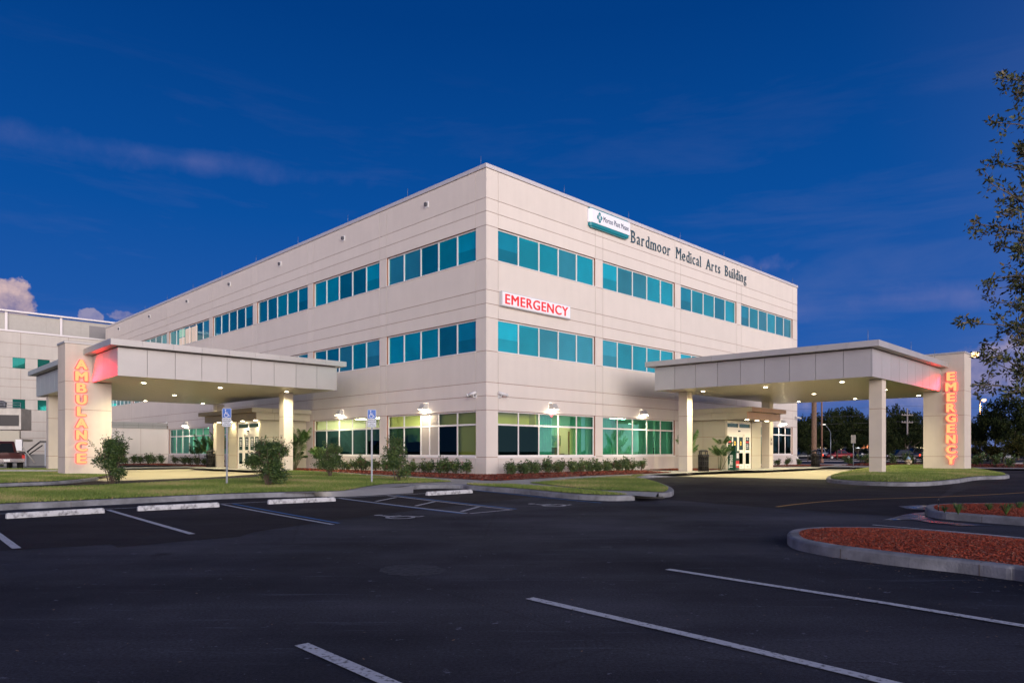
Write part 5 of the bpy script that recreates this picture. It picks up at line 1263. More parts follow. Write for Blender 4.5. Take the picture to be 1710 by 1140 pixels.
LM = [LEAF_D, LEAF_M, LEAF_L, LEAF_R]
def shrub(name, px, py, hpx, wpx, label, seed, ntuft=420, per=9, leaf=.075, cat='shrub', base_gap=.12, group='shrubs standing on the lawns', w=(.5, .35, .12, .03), lobes=7, base=None, dz=KH):
    g = P(px, py, dz) if base is None else base; s = g.y / FPX; H_, Wd = hpx * s, wpx * s; rs = np.random.RandomState(seed); rd = random.Random(seed)
    t = empty(name, g, 0, label, cat, group)
    st = MB(); tips = []
    for k in range(lobes + 4):
        a = rd.uniform(0, 6.28); r_ = Wd * .5 * rd.uniform(.15, .85); h = H_ * rd.uniform(.55, .93); b0 = Vector((rd.uniform(-.08, .08), rd.uniform(-.08, .08), -.03)); tip = Vector((math.cos(a) * r_, math.sin(a) * r_, h)); mid = b0.lerp(tip, .5) + Vector((rd.uniform(-.08, .08), rd.uniform(-.08, .08), .1))
        st.tube(b0, mid, .018, .012, 6); st.tube(mid, tip, .012, .005, 6); tips.append((tip, mid))
        for q_ in range(3):
            u_ = mid.lerp(tip, rd.uniform(0, .8)); e_ = u_ + Vector((rd.uniform(-.3, .3) * Wd * .6, rd.uniform(-.3, .3) * Wd * .6, rd.uniform(.0, .22) * H_)); st.tube(u_, e_, .006, .003, 5); tips.append((e_, u_))
    st.build('stem', BARK, t)
    # uneven crown: several lobes, tufts concentrated near their surfaces
    C = []
    lob = [(Vector((math.cos(a) * Wd * .30 * rd.uniform(.3, 1.15), math.sin(a) * Wd * .30 * rd.uniform(.3, 1.15), H_ * rd.uniform(.14, .86))), Wd * rd.uniform(.09, .24), H_ * rd.uniform(.08, .19)) for a in [rd.uniform(0, 6.28) for _ in range(lobes)]]
    lob.append((Vector((0, 0, H_ * .48)), Wd * .28, H_ * .28))
    while len(C) < ntuft:
        c, rw, rh = lob[rd.randrange(len(lob))]; v = Vector((rd.gauss(0, 1), rd.gauss(0, 1), rd.gauss(0, 1))).normalized() * rd.uniform(.5, 1.0) * (1.35 if rd.random() < .12 else 1); p = c + Vector((v.x * rw, v.y * rw, v.z * rh))
        if p.z > base_gap * H_ * rd.uniform(.5, 1.4) and p.z < H_: C.append(tuple(p))
    for tip, mid in tips: C += [tuple(tip), tuple(tip.lerp(mid, .2))]
    V, F_ = leaves(rs, C, per, .085, leaf, .42)
    np_mesh('foliage', V, F_, LM, t, mi=tuft_mats(rs, C, per, w))
    return t
shrub('lawn_shrub', 186, 809, 86, 62, 'tall dark ragged shrub on the lawn just right of the AMBULANCE pylon', 3, 720, 9, base_gap=.05, lobes=11)
shrub('lawn_shrub', 226, 778.5, 50, 42, 'pale small shrub behind the dark one, against the low wing', 4, 420, 9, .10, w=(.2, .4, .38, .02), base=Vector((*Wxy(-5.5, 37.2), .28)))
shrub('lawn_shrub', 447, 811, 88, 80, 'dense round dark green shrub on the lawn in front of the ambulance doors', 7, 1300, 10, base_gap=.04, lobes=11)
shrub('lawn_shrub', 552, 796, 62, 66, 'loose many-stemmed shrub on the lawn in front of the left windows', 9, 480, 9, base_gap=.3, w=(.3, .4, .28, .02))
shrub('lawn_shrub', 664, 803.5, 79, 54, 'airy shrub on the lawn right of the second parking sign', 12, 480, 9, base_gap=.12, w=(.4, .35, .2, .05))
# low hedge shrubs along the walls
HED = []
for s in range(4):
    rs = np.random.RandomState(40 + s); rd = random.Random(40 + s); t = empty('hedge_shrub', (0, 0, 0)); st = MB(); C = []
    for k in range(9):
        a = rd.uniform(0, 6.28); r_ = rd.uniform(.05, .27); h = rd.uniform(.26, .50); st.tube((0, 0, -.02), (r_ * math.cos(a), r_ * math.sin(a), h), .009, .004, 5)
        for q_ in range(5): f = rd.uniform(.45, 1.1); C.append((r_ * f * math.cos(a) + rd.gauss(0, .05), r_ * f * math.sin(a) + rd.gauss(0, .05), h * f + rd.gauss(0, .03)))
    st.build('stem', BARK, t); V, F_ = leaves(rs, C, 12, .08, .085, .5); np_mesh('foliage', V, F_, LM, t, mi=tuft_mats(rs, C, 12, (.3, .4, .22, .08))); HED.append(t)
rd = random.Random(77); used = set()
def hedge(U, V, s, label, group, z=None):
    k = rd.randrange(4)
    if k in used: o = copy_tree(HED[k])
    else: o = HED[k]; used.add(k)
    p = Wp(U, V); o.location = (p.x, p.y, (G(p.y) + KH + .02)); o.rotation_euler = (0, 0, rd.uniform(0, 6.28)); o.scale = (s, s, s * rd.uniform(.9, 1.15)); tag(o, label, 'shrub', group)
for k in range(17): hedge(.5 + k * .64 + rd.uniform(-.12, .12), -.95 + rd.uniform(-.15, .12), rd.uniform(.95, 1.3), 'low leafy shrub in the row of them under the right front windows', 'low shrubs under the right front windows')
for k in range(12): hedge(.1 + k * .8 + rd.uniform(-.1, .1), -1.55 + rd.uniform(-.12, .1), rd.uniform(.8, 1.0), 'low leafy shrub in the outer row before the right front', 'low shrubs in the outer row of the right front')
for k in range(17): hedge(-1.0 + rd.uniform(-.18, .12), .2 + k * .66 + rd.uniform(-.1, .1), rd.uniform(.9, 1.3), 'low leafy shrub in the row of them under the left front windows', 'low shrubs under the left front windows')
for k in range(7): hedge(-1.0 - rd.uniform(0, .5), 27.0 + k * 1.5, rd.uniform(1.0, 1.35), 'low dark shrub in the bed beyond the ambulance entrance', 'low shrubs beyond the ambulance entrance')
for k in range(14): hedge(-1.0 - k * .55, 40.0 + rd.uniform(-.4, .3), rd.uniform(1.1, 1.5), 'low dark shrub in front of the low wing', 'low shrubs in front of the low wing')
for k in range(5): hedge(24.2 + k * 1.9, -1.0 + rd.uniform(-.1, .1), rd.uniform(.7, 1.0), 'low shrub beyond the emergency entrance under the dark windows', 'low shrubs under the dark windows')
for k in range(12): hedge(35.0 + rd.uniform(0, 1.6), -3.4 - k * 1.05, rd.uniform(1.3, 1.8), 'low scrubby shrub in the bed beyond the right apron', 'scrubby shrubs beyond the right apron')
# palms: fronds of arching leaflets
FROND = mat('frond_green', (.055, .125, .03), .5); FRONDL = mat('frond_light', (.10, .17, .04), .5)
def frond(V, F_, M, base, ang, length, rise, rs, leaflet=.32, n=26, mi=0, spread=.9):
    d = np.array([math.cos(ang), math.sin(ang), 0.]); side = np.array([-d[1], d[0], 0.])
    for k in range(n):
        t_ = .18 + .82 * k / n; p = base + d * length * t_ + np.array([0, 0, rise * t_ - .9 * length * t_ * t_ * .55]); ll = leaflet * math.sin(math.pi * min(1, t_ * .85 + .12)) + .05
        for s in (-1, 1):
            e_ = p + side * s * ll * spread + d * ll * .55 + np.array([0, 0, -ll * rs.uniform(.15, .5)]); w_ = d * .022 + np.array([0, 0, .006]); i = len(V); V += [p - w_, p + w_, (p + e_) / 2 + w_ * 1.3, e_]; F_.append((i, i + 1, i + 2, i + 3)); M.append(mi)
def areca(U, V_, h, n, label, seed, cat='palm', group='areca palms at the entrances', fl=.55, dz=KH, leaflet=.2):
    rs = np.random.RandomState(seed); p = Wp(U, V_); t = empty('areca_palm', (p.x, p.y, G(p.y) + dz), 0, label, cat, group); st = MB(); V, F_, M = [], [], []
    for k in range(n):
        a = rs.uniform(0, 6.28); r_ = rs.uniform(.05, .35); hh = h * rs.uniform(.35, .82); tip = (r_ * math.cos(a) * 1.8, r_ * math.sin(a) * 1.8, hh); st.tube((r_ * .4 * math.cos(a), r_ * .4 * math.sin(a), -.03), tip, .022, .014, 7)
        for q_ in range(5): frond(V, F_, M, np.array(tip), rs.uniform(0, 6.28), fl * rs.uniform(.7, 1.1), h * .42 * rs.uniform(.6, 1.2), rs, leaflet, 20, int(rs.rand() < .4))
    st.build('stem', mat('palm_cane', (.12, .13, .06), .6), t); np_mesh('frond', np.array(V), np.array(F_), [FROND, FRONDL], t, mi=M)
areca(15.0, -3.55, 1.9, 5, 'clump of areca palm against the vestibule wall beside the newspaper box', 5); areca(13.4, -2.4, 2.2, 4, 'taller areca palm behind the near column of the emergency canopy', 6)
areca(-2.2, 14.2, 2.2, 12, 'bushy areca palm beside the near column of the ambulance canopy', 8, leaflet=.24); areca(-1.6, 12.4, 1.5, 6, 'low fern-like palm in the bed under the left front windows', 9)
areca(-1.5, 15.6, 1.3, 6, 'low palm clump between the column and the ambulance vestibule', 14)
areca(-1.4, 28.2, 2.4, 7, 'areca palm left of the ambulance entrance bin', 11); areca(-1.3, 31.0, 2.2, 6, 'areca palm under the green windows beyond the ambulance entrance', 15); areca(-1.6, 26.4, 2.5, 5, 'bright areca palm just behind the far ambulance column', 17)
# lit scraps of weed in the mulch islands
for k, (px, py, s) in enumerate(((1600, 858.5, 1.1), (1652, 853.5, .9), (1680, 860, 1.2), (1702, 851, .9), (1577, 856, .7))):
    rs = np.random.RandomState(90 + k); g = P(px, py, KH); t = empty('liriope_clump', g, 0, ('grassy clump nearest the sprinkler side of the far mulch island', 'grassy clump at the back kerb of the far mulch island', 'fullest grassy clump in the far mulch island', 'grassy clump at the right frame edge of the far mulch island', 'small grassy clump right beside the sprinkler')[k], 'plant', 'grassy clumps in the far mulch island'); V, F_ = [], []
    for q_ in range(80):
        a = rs.uniform(0, 6.28); l = s * rs.uniform(.1, .26); d = np.array([math.cos(a), math.sin(a), 0]); w_ = np.array([-d[1], d[0], 0]) * .006; m_ = d * l * .4 + np.array([0, 0, l * .8]); e_ = d * l * rs.uniform(.7, 1.1) + np.array([0, 0, l * rs.uniform(.4, .8)]); i = len(V); V += [-w_, w_, m_ + w_, m_ - w_]; F_.append((i, i + 1, i + 2, i + 3)); i = len(V); V += [m_ - w_, m_ + w_, e_, e_]; F_.append((i, i + 1, i + 2, i + 2)) if False else F_.append((i, i + 1, i + 2, i + 3))
    np_mesh('blades', np.array(V), np.array(F_), LEAF_M, t)
# grass blades on the lawns, chips on the mulch
def pip(x, y, poly):
    ins = np.zeros(len(x), bool); n = len(poly)
    for i in range(n):
        x0, y0 = poly[i][:2]; x1, y1 = poly[(i + 1) % n][:2]
        c = ((y0 > y) != (y1 > y)) & (x < (x1 - x0) * (y - y0) / ((y1 - y0) or 1e-9) + x0); ins ^= c
    return ins
def pdist(x, y, poly):
    dm = np.full(len(x), 9.0); n = len(poly)
    for i in range(n):
        a, b_ = poly[i][:2], poly[(i + 1) % n][:2]; dx, dy = b_[0] - a[0], b_[1] - a[1]; L2 = dx * dx + dy * dy or 1e-9; t_ = np.clip(((x - a[0]) * dx + (y - a[1]) * dy) / L2, 0, 1); dm = np.minimum(dm, np.hypot(x - a[0] - t_ * dx, y - a[1] - t_ * dy))
    return dm
def Gn(y): t_ = np.clip((y - 15) / 17, 0, 1); return .15 * t_ * t_ * (3 - 2 * t_)
GB = [mat('grass_blade_dark', (.11, .17, .025), .6), mat('grass_blade_mid', (.19, .25, .045), .6), mat('grass_blade_dry', (.38, .31, .14), .7)]
def scatter(poly, n, rs, edge=.0, vis=True):
    xs = [p[0] for p in poly]; ys = [p[1] for p in poly]; X, Y = [], []
    x = rs.uniform(min(xs), max(xs), n); y = rs.uniform(min(ys), max(ys), n)
    if vis: k = (np.abs(x / np.maximum(y, .1)) < .80) ; x, y = x[k], y[k]
    k = pip(x, y, poly); x, y = x[k], y[k]; return x, y
rs = np.random.RandomState(1); allV, allM = [], []
for poly, dz, mound in LAWNS:
    xs = [p[0] for p in poly]; ys = [p[1] for p in poly]; area = (max(xs) - min(xs)) * (max(ys) - min(ys)); x, y = scatter(poly, int(min(area * 1500, 700000)), rs)
    keep = rs.rand(len(x)) < np.clip(18 / y, .3, 1); x, y = x[keep], y[keep]
    z = Gn(y) + dz
    if mound: z = z + mound * np.minimum(1, pdist(x, y, poly) / 1.2) ** .7
    h = rs.uniform(.025, .065, len(x)); a = rs.uniform(0, 6.28, len(x)); w_ = .0045 + .0002 * y; lean = rs.uniform(-.6, .6, (len(x), 2)) * h[:, None]
    p0 = np.stack([x - np.cos(a) * w_, y - np.sin(a) * w_, z - .005], 1); p1 = np.stack([x + np.cos(a) * w_, y + np.sin(a) * w_, z - .005], 1); p2 = np.stack([x + lean[:, 0], y + lean[:, 1], z + h], 1)
    allV.append(np.stack([p0, p1, p2], 1).reshape(-1, 3))
    fld = np.sin(x * 1.3 + 2 * np.sin(y * .7)) + np.sin(y * 1.9 + x * .6) + rs.normal(0, 1.1, len(x)); allM.append(np.where(fld > 1.55, 2, np.where(fld > -.2, 1, 0)))
V = np.concatenate(allV); o = np_mesh('grass', V, np.arange(len(V)).reshape(-1, 3), GB, mi=np.concatenate(allM)); tag(o, 'short mown grass with dry patches on the lawns and kerb islands', 'grass', kind='stuff')
print('grass blades', len(V) // 3)
CH = [mat('mulch_chip_red', (.44, .075, .030), .9), mat('mulch_chip_dark', (.17, .035, .018), .9), mat('mulch_chip_pale', (.30, .15, .10), .9)]
allV, allM = [], []
for poly, dz, mound in BEDS:
    xs = [p[0] for p in poly]; ys = [p[1] for p in poly]; area = (max(xs) - min(xs)) * (max(ys) - min(ys)); x, y = scatter(poly, int(min(area * (5200 if min(ys) < 15 else 260), 300000)), rs)
    z = Gn(y) + dz + mound * np.minimum(1, pdist(x, y, poly) / 1.2) ** .7 + .008; n = len(x); a = rs.uniform(0, 6.28, n); l = rs.uniform(.006, .021, n) * (1 if min(ys) < 15 else 3); w_ = l * rs.uniform(.18, .4, n); ti = rs.uniform(-.5, .5, n) * l; ti2 = rs.uniform(-.6, .6, n) * w_
    dx, dy = np.cos(a), np.sin(a); q4 = []
    for s, t_ in ((-1, -1), (1, -1), (1, 1), (-1, 1)): q4.append(np.stack([x + dx * l * s - dy * w_ * t_, y + dy * l * s + dx * w_ * t_, z + ti * s + ti2 * t_ + .006], 1))
    allV.append(np.stack(q4, 1).reshape(-1, 3)); allM.append(rs.choice(3, n, p=(.58, .32, .10) if min(ys) < 15 else (.15, .78, .07)))
V = np.concatenate(allV); o = np_mesh('mulch_chips', V, np.arange(len(V)).reshape(-1, 4), CH, mi=np.concatenate(allM)); tag(o, 'reddish bark chips covering the planting beds and kerb islands', 'mulch', kind='stuff')
print('chips', len(V) // 4)
# fallen leaves and bits of litter on the asphalt near the island kerb
rs = np.random.RandomState(8); V, F_ = [], []
for k in range(230):
    if k < 130: t_ = rs.uniform(0, 1); px, py = 1330 + 380 * t_, 921 + 55 * t_ + abs(rs.normal(0, 7)); 
    else: px, py = rs.uniform(0, 1710), rs.uniform(880, 1130)
    p = P(px, py); s = rs.uniform(.006, .02); a = rs.uniform(0, 6.28); d = np.array([math.cos(a), math.sin(a), .15]) * s; e_ = np.array([-math.sin(a), math.cos(a), .1]) * s * .5; c = np.array([p.x, p.y, p.z + .016]); i = len(V); V += [c - d, c - e_, c + d, c + e_]; F_.append((i, i + 1, i + 2, i + 3))
o = np_mesh('leaf_litter', np.array(V), np.array(F_), mat('dry_leaf', (.16, .10, .06), .8)); tag(o, 'scattered dry leaves and grit on the asphalt', 'leaf litter', kind='stuff')
# ================================================================== trees
TL = [mat('tree_leaf_dark', (.010, .018, .005), .8, spec=.15), mat('tree_leaf_mid', (.020, .031, .008), .8, spec=.15), mat('tree_leaf_light', (.040, .050, .012), .8, spec=.15)]
OL = [mat('oak_leaf_dark', (.030, .042, .012), .6), mat('oak_leaf_mid', (.062, .076, .020), .6), mat('oak_leaf_bronze', (.12, .095, .035), .6)]
# the oak leaning into the right of the frame
TX, TY = 11.95, 14.0
t = empty('oak_tree', (TX, TY, .15), 0, 'open leafy tree with bronze green leaves reaching in from the right edge', 'tree')
rs = np.random.RandomState(21); rd = random.Random(21); tr = MB(); lim = MB(); C = []
tz = [0, 1.5, 3.0, 4.5, 6.0, 7.5, 9.0, 9.9]; tp = [Vector((.12 * math.sin(z * .8), .10 * math.cos(z * .6), z)) for z in tz]
for k in range(len(tz) - 1): tr.tube(tp[k], tp[k + 1], .13 * (1 - tz[k] / 11), .13 * (1 - tz[k + 1] / 11), 10, cap=k in (0, 6))
tr.build('trunk', BARKG, t)
def trunk_at(z):
    k = min(6, max(0, int(z / 1.5))); f = (z - tz[k]) / (tz[k + 1] - tz[k]); return tp[k].lerp(tp[k + 1], f)
def limb(tip, drop):
    b0 = trunk_at(max(1.9, min(9.4, tip.z - drop))); n = 6; pts = []
    wob = Vector((rd.gauss(0, .12), rd.gauss(0, .12), rd.gauss(0, .10)))
    for k in range(n + 1):
        f = k / n; p = b0.lerp(tip, f); p += wob * math.sin(math.pi * f) + Vector((0, 0, .12 * math.sin(math.pi * f))); pts.append(p)
    for k in range(n): lim.tube(pts[k], pts[k + 1], .030 * (1 - k / n) + .006, .030 * (1 - (k + 1) / n) + .006, 6, cap=False)
    for k in range(2, n + 1):
        for q_ in range(3 if k < n else 2):
            d = (pts[k] - pts[k - 1]).normalized(); s = Vector((rd.gauss(0, 1), rd.gauss(0, 1), rd.gauss(0, .8))).normalized(); e_ = pts[k - 1].lerp(pts[k], rd.random()); L_ = rd.uniform(.18, .62) * (1.15 - .35 * k / n)
            q2 = e_ + (d * .75 + s * .8).normalized() * L_; m_ = e_.lerp(q2, .5) + Vector((0, 0, rd.uniform(-.03, .05))); lim.tube(e_, m_, .007, .005, 5, cap=False); lim.tube(m_, q2, .005, .003, 5, cap=False)
            for u_ in (.35, .55, .72, .88, 1.0):
                if rd.random() < .66: c = e_.lerp(q2, u_); C.append((c.x, c.y, c.z))
    for u_ in (.85, .95, 1.0): C.append(tuple(pts[-2].lerp(pts[-1], u_)))
def pxz(px, py, y): return Vector(((px + 12 - CPX) / FPX * y - TX, y - TY, CAMH + (HPY - py) / FPX * y - .15))
for px, py, dy in ((1658, 132, .2), (1702, 128, -.4), (1650, 205, -.2), (1684, 160, .3), (1646, 272, .3), (1614, 372, -.1), (1640, 305, -.3), (1656, 412, .4), (1643, 466, 0), (1652, 505, .5), (1612, 540, -.2), (1630, 572, .2), (1642, 602, .5), (1622, 643, 0),
                   (1664, 655, -.4), (1690, 432, -.5), (1692, 562, .6), (1690, 250, .7), (1684, 332, .2), (1680, 350, -.5), (1688, 480, .3), (1672, 545, -.6), (1694, 390, .8), (1700, 210, -.7), (1690, 620, .1), (1700, 300, -.3), (1704, 520, -.2)): limb(pxz(px, py, TY + dy), rd.uniform(.5, 1.3))
for k in range(34):
    z = rd.uniform(3.2, 9.8); a = rd.uniform(-1.15, 1.5); rr = 2.7 * math.sqrt(max(.15, 1 - ((z - 5.2) / 5.6) ** 2)); limb(Vector((math.cos(a) * rr, math.sin(a) * rr, z)), rd.uniform(.5, 1.4))
lim.build('limb', BARKG, t)
V, F_ = leaves(rs, C, 8, .085, .10, .42); np_mesh('crown', V, F_, OL, t, mi=tuft_mats(rs, C, 8, (.45, .4, .15, 0)).clip(0, 2)); print('oak', len(F_))
# distant broad trees: four crowns, copied with turns and sizes of their own
def far_tree(seed, H_=1.0, trunkh=.22, nt=900, per=9, name='broad_tree', leaf=.034, pine=False):
    rs = np.random.RandomState(seed); rd = random.Random(seed); t = empty(name, (0, 0, 0)); tk = MB(); tk.tube((0, 0, -.02), (0, 0, trunkh + .2), .022, .014, 8)
    for k in range(7):
        a = rd.uniform(0, 6.28); tk.tube((0, 0, trunkh + rd.uniform(-.02, .2)), (.28 * math.cos(a), .28 * math.sin(a), trunkh + rd.uniform(.25, .5)), .010, .004, 6)
    tk.build('trunk', BARK, t); C = []; lob = []
    for k in range(16):
        a = rd.uniform(0, 6.28); z = rd.uniform(trunkh + .10, .88); rr = .40 * math.sqrt(max(.05, 1 - ((z - .52) / .46) ** 2)) * rd.uniform(.4, 1.0); lob.append((math.cos(a) * rr, math.sin(a) * rr, z, rd.uniform(.09, .17)))
    lob.append((0, 0, .6, .26))
    for _ in range(nt):
        x, y, z, r_ = lob[rd.randrange(len(lob))]; v = Vector((rd.gauss(0, 1), rd.gauss(0, 1), rd.gauss(0, .8))).normalized() * r_ * rd.uniform(.55, 1.1); C.append((x + v.x, y + v.y, max(trunkh * .8, z + v.z)))
    V, F_ = leaves(rs, C, per, .022, leaf, .6); np_mesh('crown', V, F_, TL, t, mi=tuft_mats(rs, C, per, (.5, .36, .14, 0)).clip(0, 2)); return t
FT = [far_tree(60 + k) for k in range(4)]; usedT = set(); rt = random.Random(9)
def put_tree(px, ytop, Y, wpx, label, group, base=None):
    k = rt.randrange(4)
    if k in usedT: o = copy_tree(FT[k])
    else: o = FT[k]; usedT.add(k)
    H_ = (HPY - ytop) * Y / FPX + CAMH - .15; Wd = wpx * Y / FPX; o.location = ((px - CPX) / FPX * Y, Y, .15); o.rotation_euler = (0, 0, rt.uniform(0, 6.28)); o.scale = (Wd / .86, Wd / .86, H_ / .97); tag(o, label, 'tree', group)
GT = 'trees beyond the road'
for px, yt, Y, wd in ((1338, 704, 120, 36), (1352, 694, 128, 40), (1368, 690, 135, 40), (1388, 684, 130, 44), (1408, 681, 138, 46), (1428, 684, 132, 42), (1446, 682, 140, 44), (1466, 688, 130, 40), (1488, 676, 134, 44), (1506, 672, 140, 46), (1526, 684, 130, 44), (1546, 690, 136, 44), (1570, 686, 140, 50),
                      (1330, 712, 150, 44), (1396, 694, 160, 60), (1440, 696, 165, 60), (1500, 694, 165, 60), (1600, 690, 150, 60), (1310, 700, 140, 44), (1344, 706, 152, 50), (1376, 698, 158, 50), (1418, 692, 150, 54), (1456, 694, 155, 50), (1478, 700, 118, 40), (1495, 690, 150, 50), (1533, 694, 152, 50), (1548, 706, 112, 44), (1360, 712, 112, 36), (1462, 712, 112, 40), (1416, 704, 116, 46)):
    put_tree(px, yt, Y, wd, 'tall dark tree in the wooded line beyond the road', 'tall trees of the wooded line beyond the road')
for px, yt, Y, wd, lb in ((1349, 727, 84, 30, 'small lit green tree just right of the building corner'), (1398, 719, 98, 62, 'round spreading tree in front of the dark line, left of the near canopy column'), (1433, 724, 100, 46, 'smaller round tree beside the spreading one, left of the near canopy column'),
                          (1512, 712, 96, 66, 'wide tree between the near canopy column and the EMERGENCY pylon'), (1487, 730, 84, 28, 'small lit tree just right of the near canopy column')): put_tree(px, yt, Y, wd, lb, None)
for px, yt, Y, wd, lb in ((1628, 688, 110, 40, 'dark tree just right of the EMERGENCY pylon behind the street lamp'), (1662, 664, 100, 70, 'big dark tree right of the distant street lamp'), (1700, 668, 96, 76, 'big dark tree at the right edge of the photo'), (1745, 672, 100, 76, 'big dark tree just past the right edge'),
                          (1640, 737, 66, 40, 'low young tree at the foot of the distant street lamp'), (1676, 734, 64, 46, 'young tree with a pale thin trunk in the right parking island'), (1712, 728, 60, 48, 'warm lit young tree at the right edge of the parking lot'), (1690, 700, 84, 60, 'middle dark tree behind the young ones at right')): put_tree(px, yt, Y, wd, lb, None)
# sabal palm behind the right canopy
p = Vector(((1359.5 - CPX) / FPX * 56, 56, .15)); t = empty('cabbage_palm', p, 0, 'tall palm with a ringed brown trunk rising behind the right canopy', 'palm')
mb = MB(); prof = []
for k in range(60):
    z = k * 6.6 / 59; r_ = .19 + .03 * math.exp(-z * 2) - .012 * z / 6.6 + (.012 if k % 2 else 0); prof.append((r_, z - .1))
mb.lathe(prof, 14); mb.build('trunk', mat('palm_trunk', (.19, .12, .085), .9, var=.25, vscale=6, bump=.6, bscale=20), t)
rs = np.random.RandomState(5); V, F_, M = [], [], []
for k in range(26): frond(V, F_, M, np.array((0, 0, 6.5)), rs.uniform(0, 6.28), rs.uniform(.8, 1.35), rs.uniform(.2, 1.2), rs, .45, 22, 0)
np_mesh('frond', np.array(V), np.array(F_), [FROND], t, mi=M)
# ================================================================== poles, lamps, wires
def pole(name, px, Y, h, r, label, cat, m=METAL, base=.15):
    t = empty(name, ((px - CPX) / FPX * Y, Y, base), 0, label, cat); mb = MB(); mb.tube((0, 0, -.1), (0, 0, h), r, r * .6, 10); mb.tube((0, 0, -.1), (0, 0, .45), r * 1.9, r * 1.6, 10); mb.build('post', m, t); return t
LAMPO = emis('street_lamp_lens', (1.0, .52, .20), 6)
POLEB = mat('pole_concrete', (.12, .09, .07), .8)
def lamp_head(t, h, ox, oy, energy, size=.22, lit=True):
    mb = MB(); mb.tube((0, 0, h - .05), (ox * .7, oy * .7, h + .05), .04); c = Vector((ox, oy, h + .04)); mb.box(c.x - .32, c.x + .32, c.y - .16, c.y + .16, c.z, c.z + .14); mb.build('arm', METAL, t)
    mb = MB(); mb.lathe([(.08, c.z - .34), (.26, c.z - .24), (.30, c.z - .001)], 14, c=(c.x, c.y)); mb.build('lens', LAMPO if lit else WHITEP, t)
    if energy:
        ld = bpy.data.lights.new('street_lamp_light', 'SPOT'); ld.spot_size = R(150); ld.spot_blend = .8; ld.energy = energy; ld.color = (1, .50, .22); ld.shadow_soft_size = .1; lo = bpy.data.objects.new('street_lamp_light', ld); COL.objects.link(lo); lo.parent = t; lo.location = (c.x, c.y, c.z - .36)
t = pole('street_lamp', 1617.5, 60, 9.55, .09, 'street lamp glowing orange over the top corner of the EMERGENCY pylon', 'street lamp'); lamp_head(t, 9.55, .34, -.3, 3500)
t = pole('street_lamp', 1636.5, 112, 9.45, .16, 'distant street lamp glowing orange right of the EMERGENCY pylon', 'street lamp', POLEB); lamp_head(t, 9.45, .42, -.3, 6000)
t = pole('light_pole', 1372.2, 75, 10.6, .11, 'tall bare light pole behind the right canopy, right of the palm', 'light pole', mat('pole_rust', (.22, .12, .08), .7)); lamp_head(t, 10.6, -.6, 0, 0, lit=False)
t = empty('cobra_lamp', ((1387 - CPX) / FPX * 92, 92, .15), 0, 'small curved arm street lamp among the trees beside the tall pole', 'street lamp'); mb = MB(); mb.tube((0, 0, 0), (0, 0, 3.7), .07, .05)
mb.tube((0, 0, 3.7), (-.35, 0, 4.3), .05, .045); mb.tube((-.35, 0, 4.3), (-.75, 0, 4.72), .045, .04); mb.build('post', METAL, t); mb = MB(); mb.box(-1.25, -.7, -.12, .12, 4.68, 4.82); mb.build('head', mat('lamp_head_pale', (.6, .6, .55), .4, emit=(1, .95, .8), es=.5), t)
t = empty('utility_pole', ((1515 - CPX) / FPX * 125, 125, .15), R(15), 'wooden utility pole with two cross arms among the dark trees', 'utility pole'); mb = MB(); mb.tube((0, 0, 0), (0, 0, 8.9), .17, .13); mb.build('post', mat('pole_wood', (.26, .23, .21), .8), t)
for z in (7.6, 6.3):
    mb = MB(); mb.box(-1.25, 1.25, -.06, .06, z, z + .13); mb.build('cross_arm', MATS['pole_wood'], t)
    for x in (-1.1, -.5, .5, 1.1): mb = MB(); mb.tube((x, 0, z + .13), (x, 0, z + .36), .06); mb.build('insulator', mat('insulator_grey', (.35, .35, .36), .4), t)
WIRE = mat('wire_black', (.03, .03, .035), .6)
for k, (z, dy) in enumerate(((11.0, 0), (7.95, 0), (7.9, 1.2), (6.65, 0), (6.6, 1.2), (9.3, -1), (5.4, .5))):
    mb = MB(); x0, x1 = 40, 140; n = 24; pts = [Vector((x0 + (x1 - x0) * q_ / n, 125 + dy, z + .15 + .0012 * ((((x0 + (x1 - x0) * q_ / n) - 70.5) % 45) - 22.5) ** 2 - .6)) for q_ in range(n + 1)]
    for a, b_ in zip(pts, pts[1:]): mb.tube(a, b_, .016, n=5, cap=False)
    o = mb.build('power_line', WIRE); tag(o, 'thin power line crossing in front of the dark trees beyond the road', 'power line', 'power lines on the utility pole')
# white-backed sign at the far pavement
g = Vector(((1425 - CPX) / FPX * 50, 50, .25)); t = empty('road_sign', g, R(-25), 'back of a grey metal sign on a post beyond the emergency drive', 'sign'); mb = MB(); mb.tube((0, 0, 0), (0, 0, 2.25), .03); mb.build('post', METAL, t)
mb = MB(); mb.box(-.15, .15, -.045, -.032, 1.72, 2.3); mb.box(-.15, -.02, -.047, -.0455, 1.72, 2.3); mb.build('plate', mat('sign_back', (.36, .34, .32), .5, .4), t)
mb = MB(); mb.lathe([(.22, -.12), (.20, .04), (.04, .06)], 12); mb.build('footing', CONC, t)

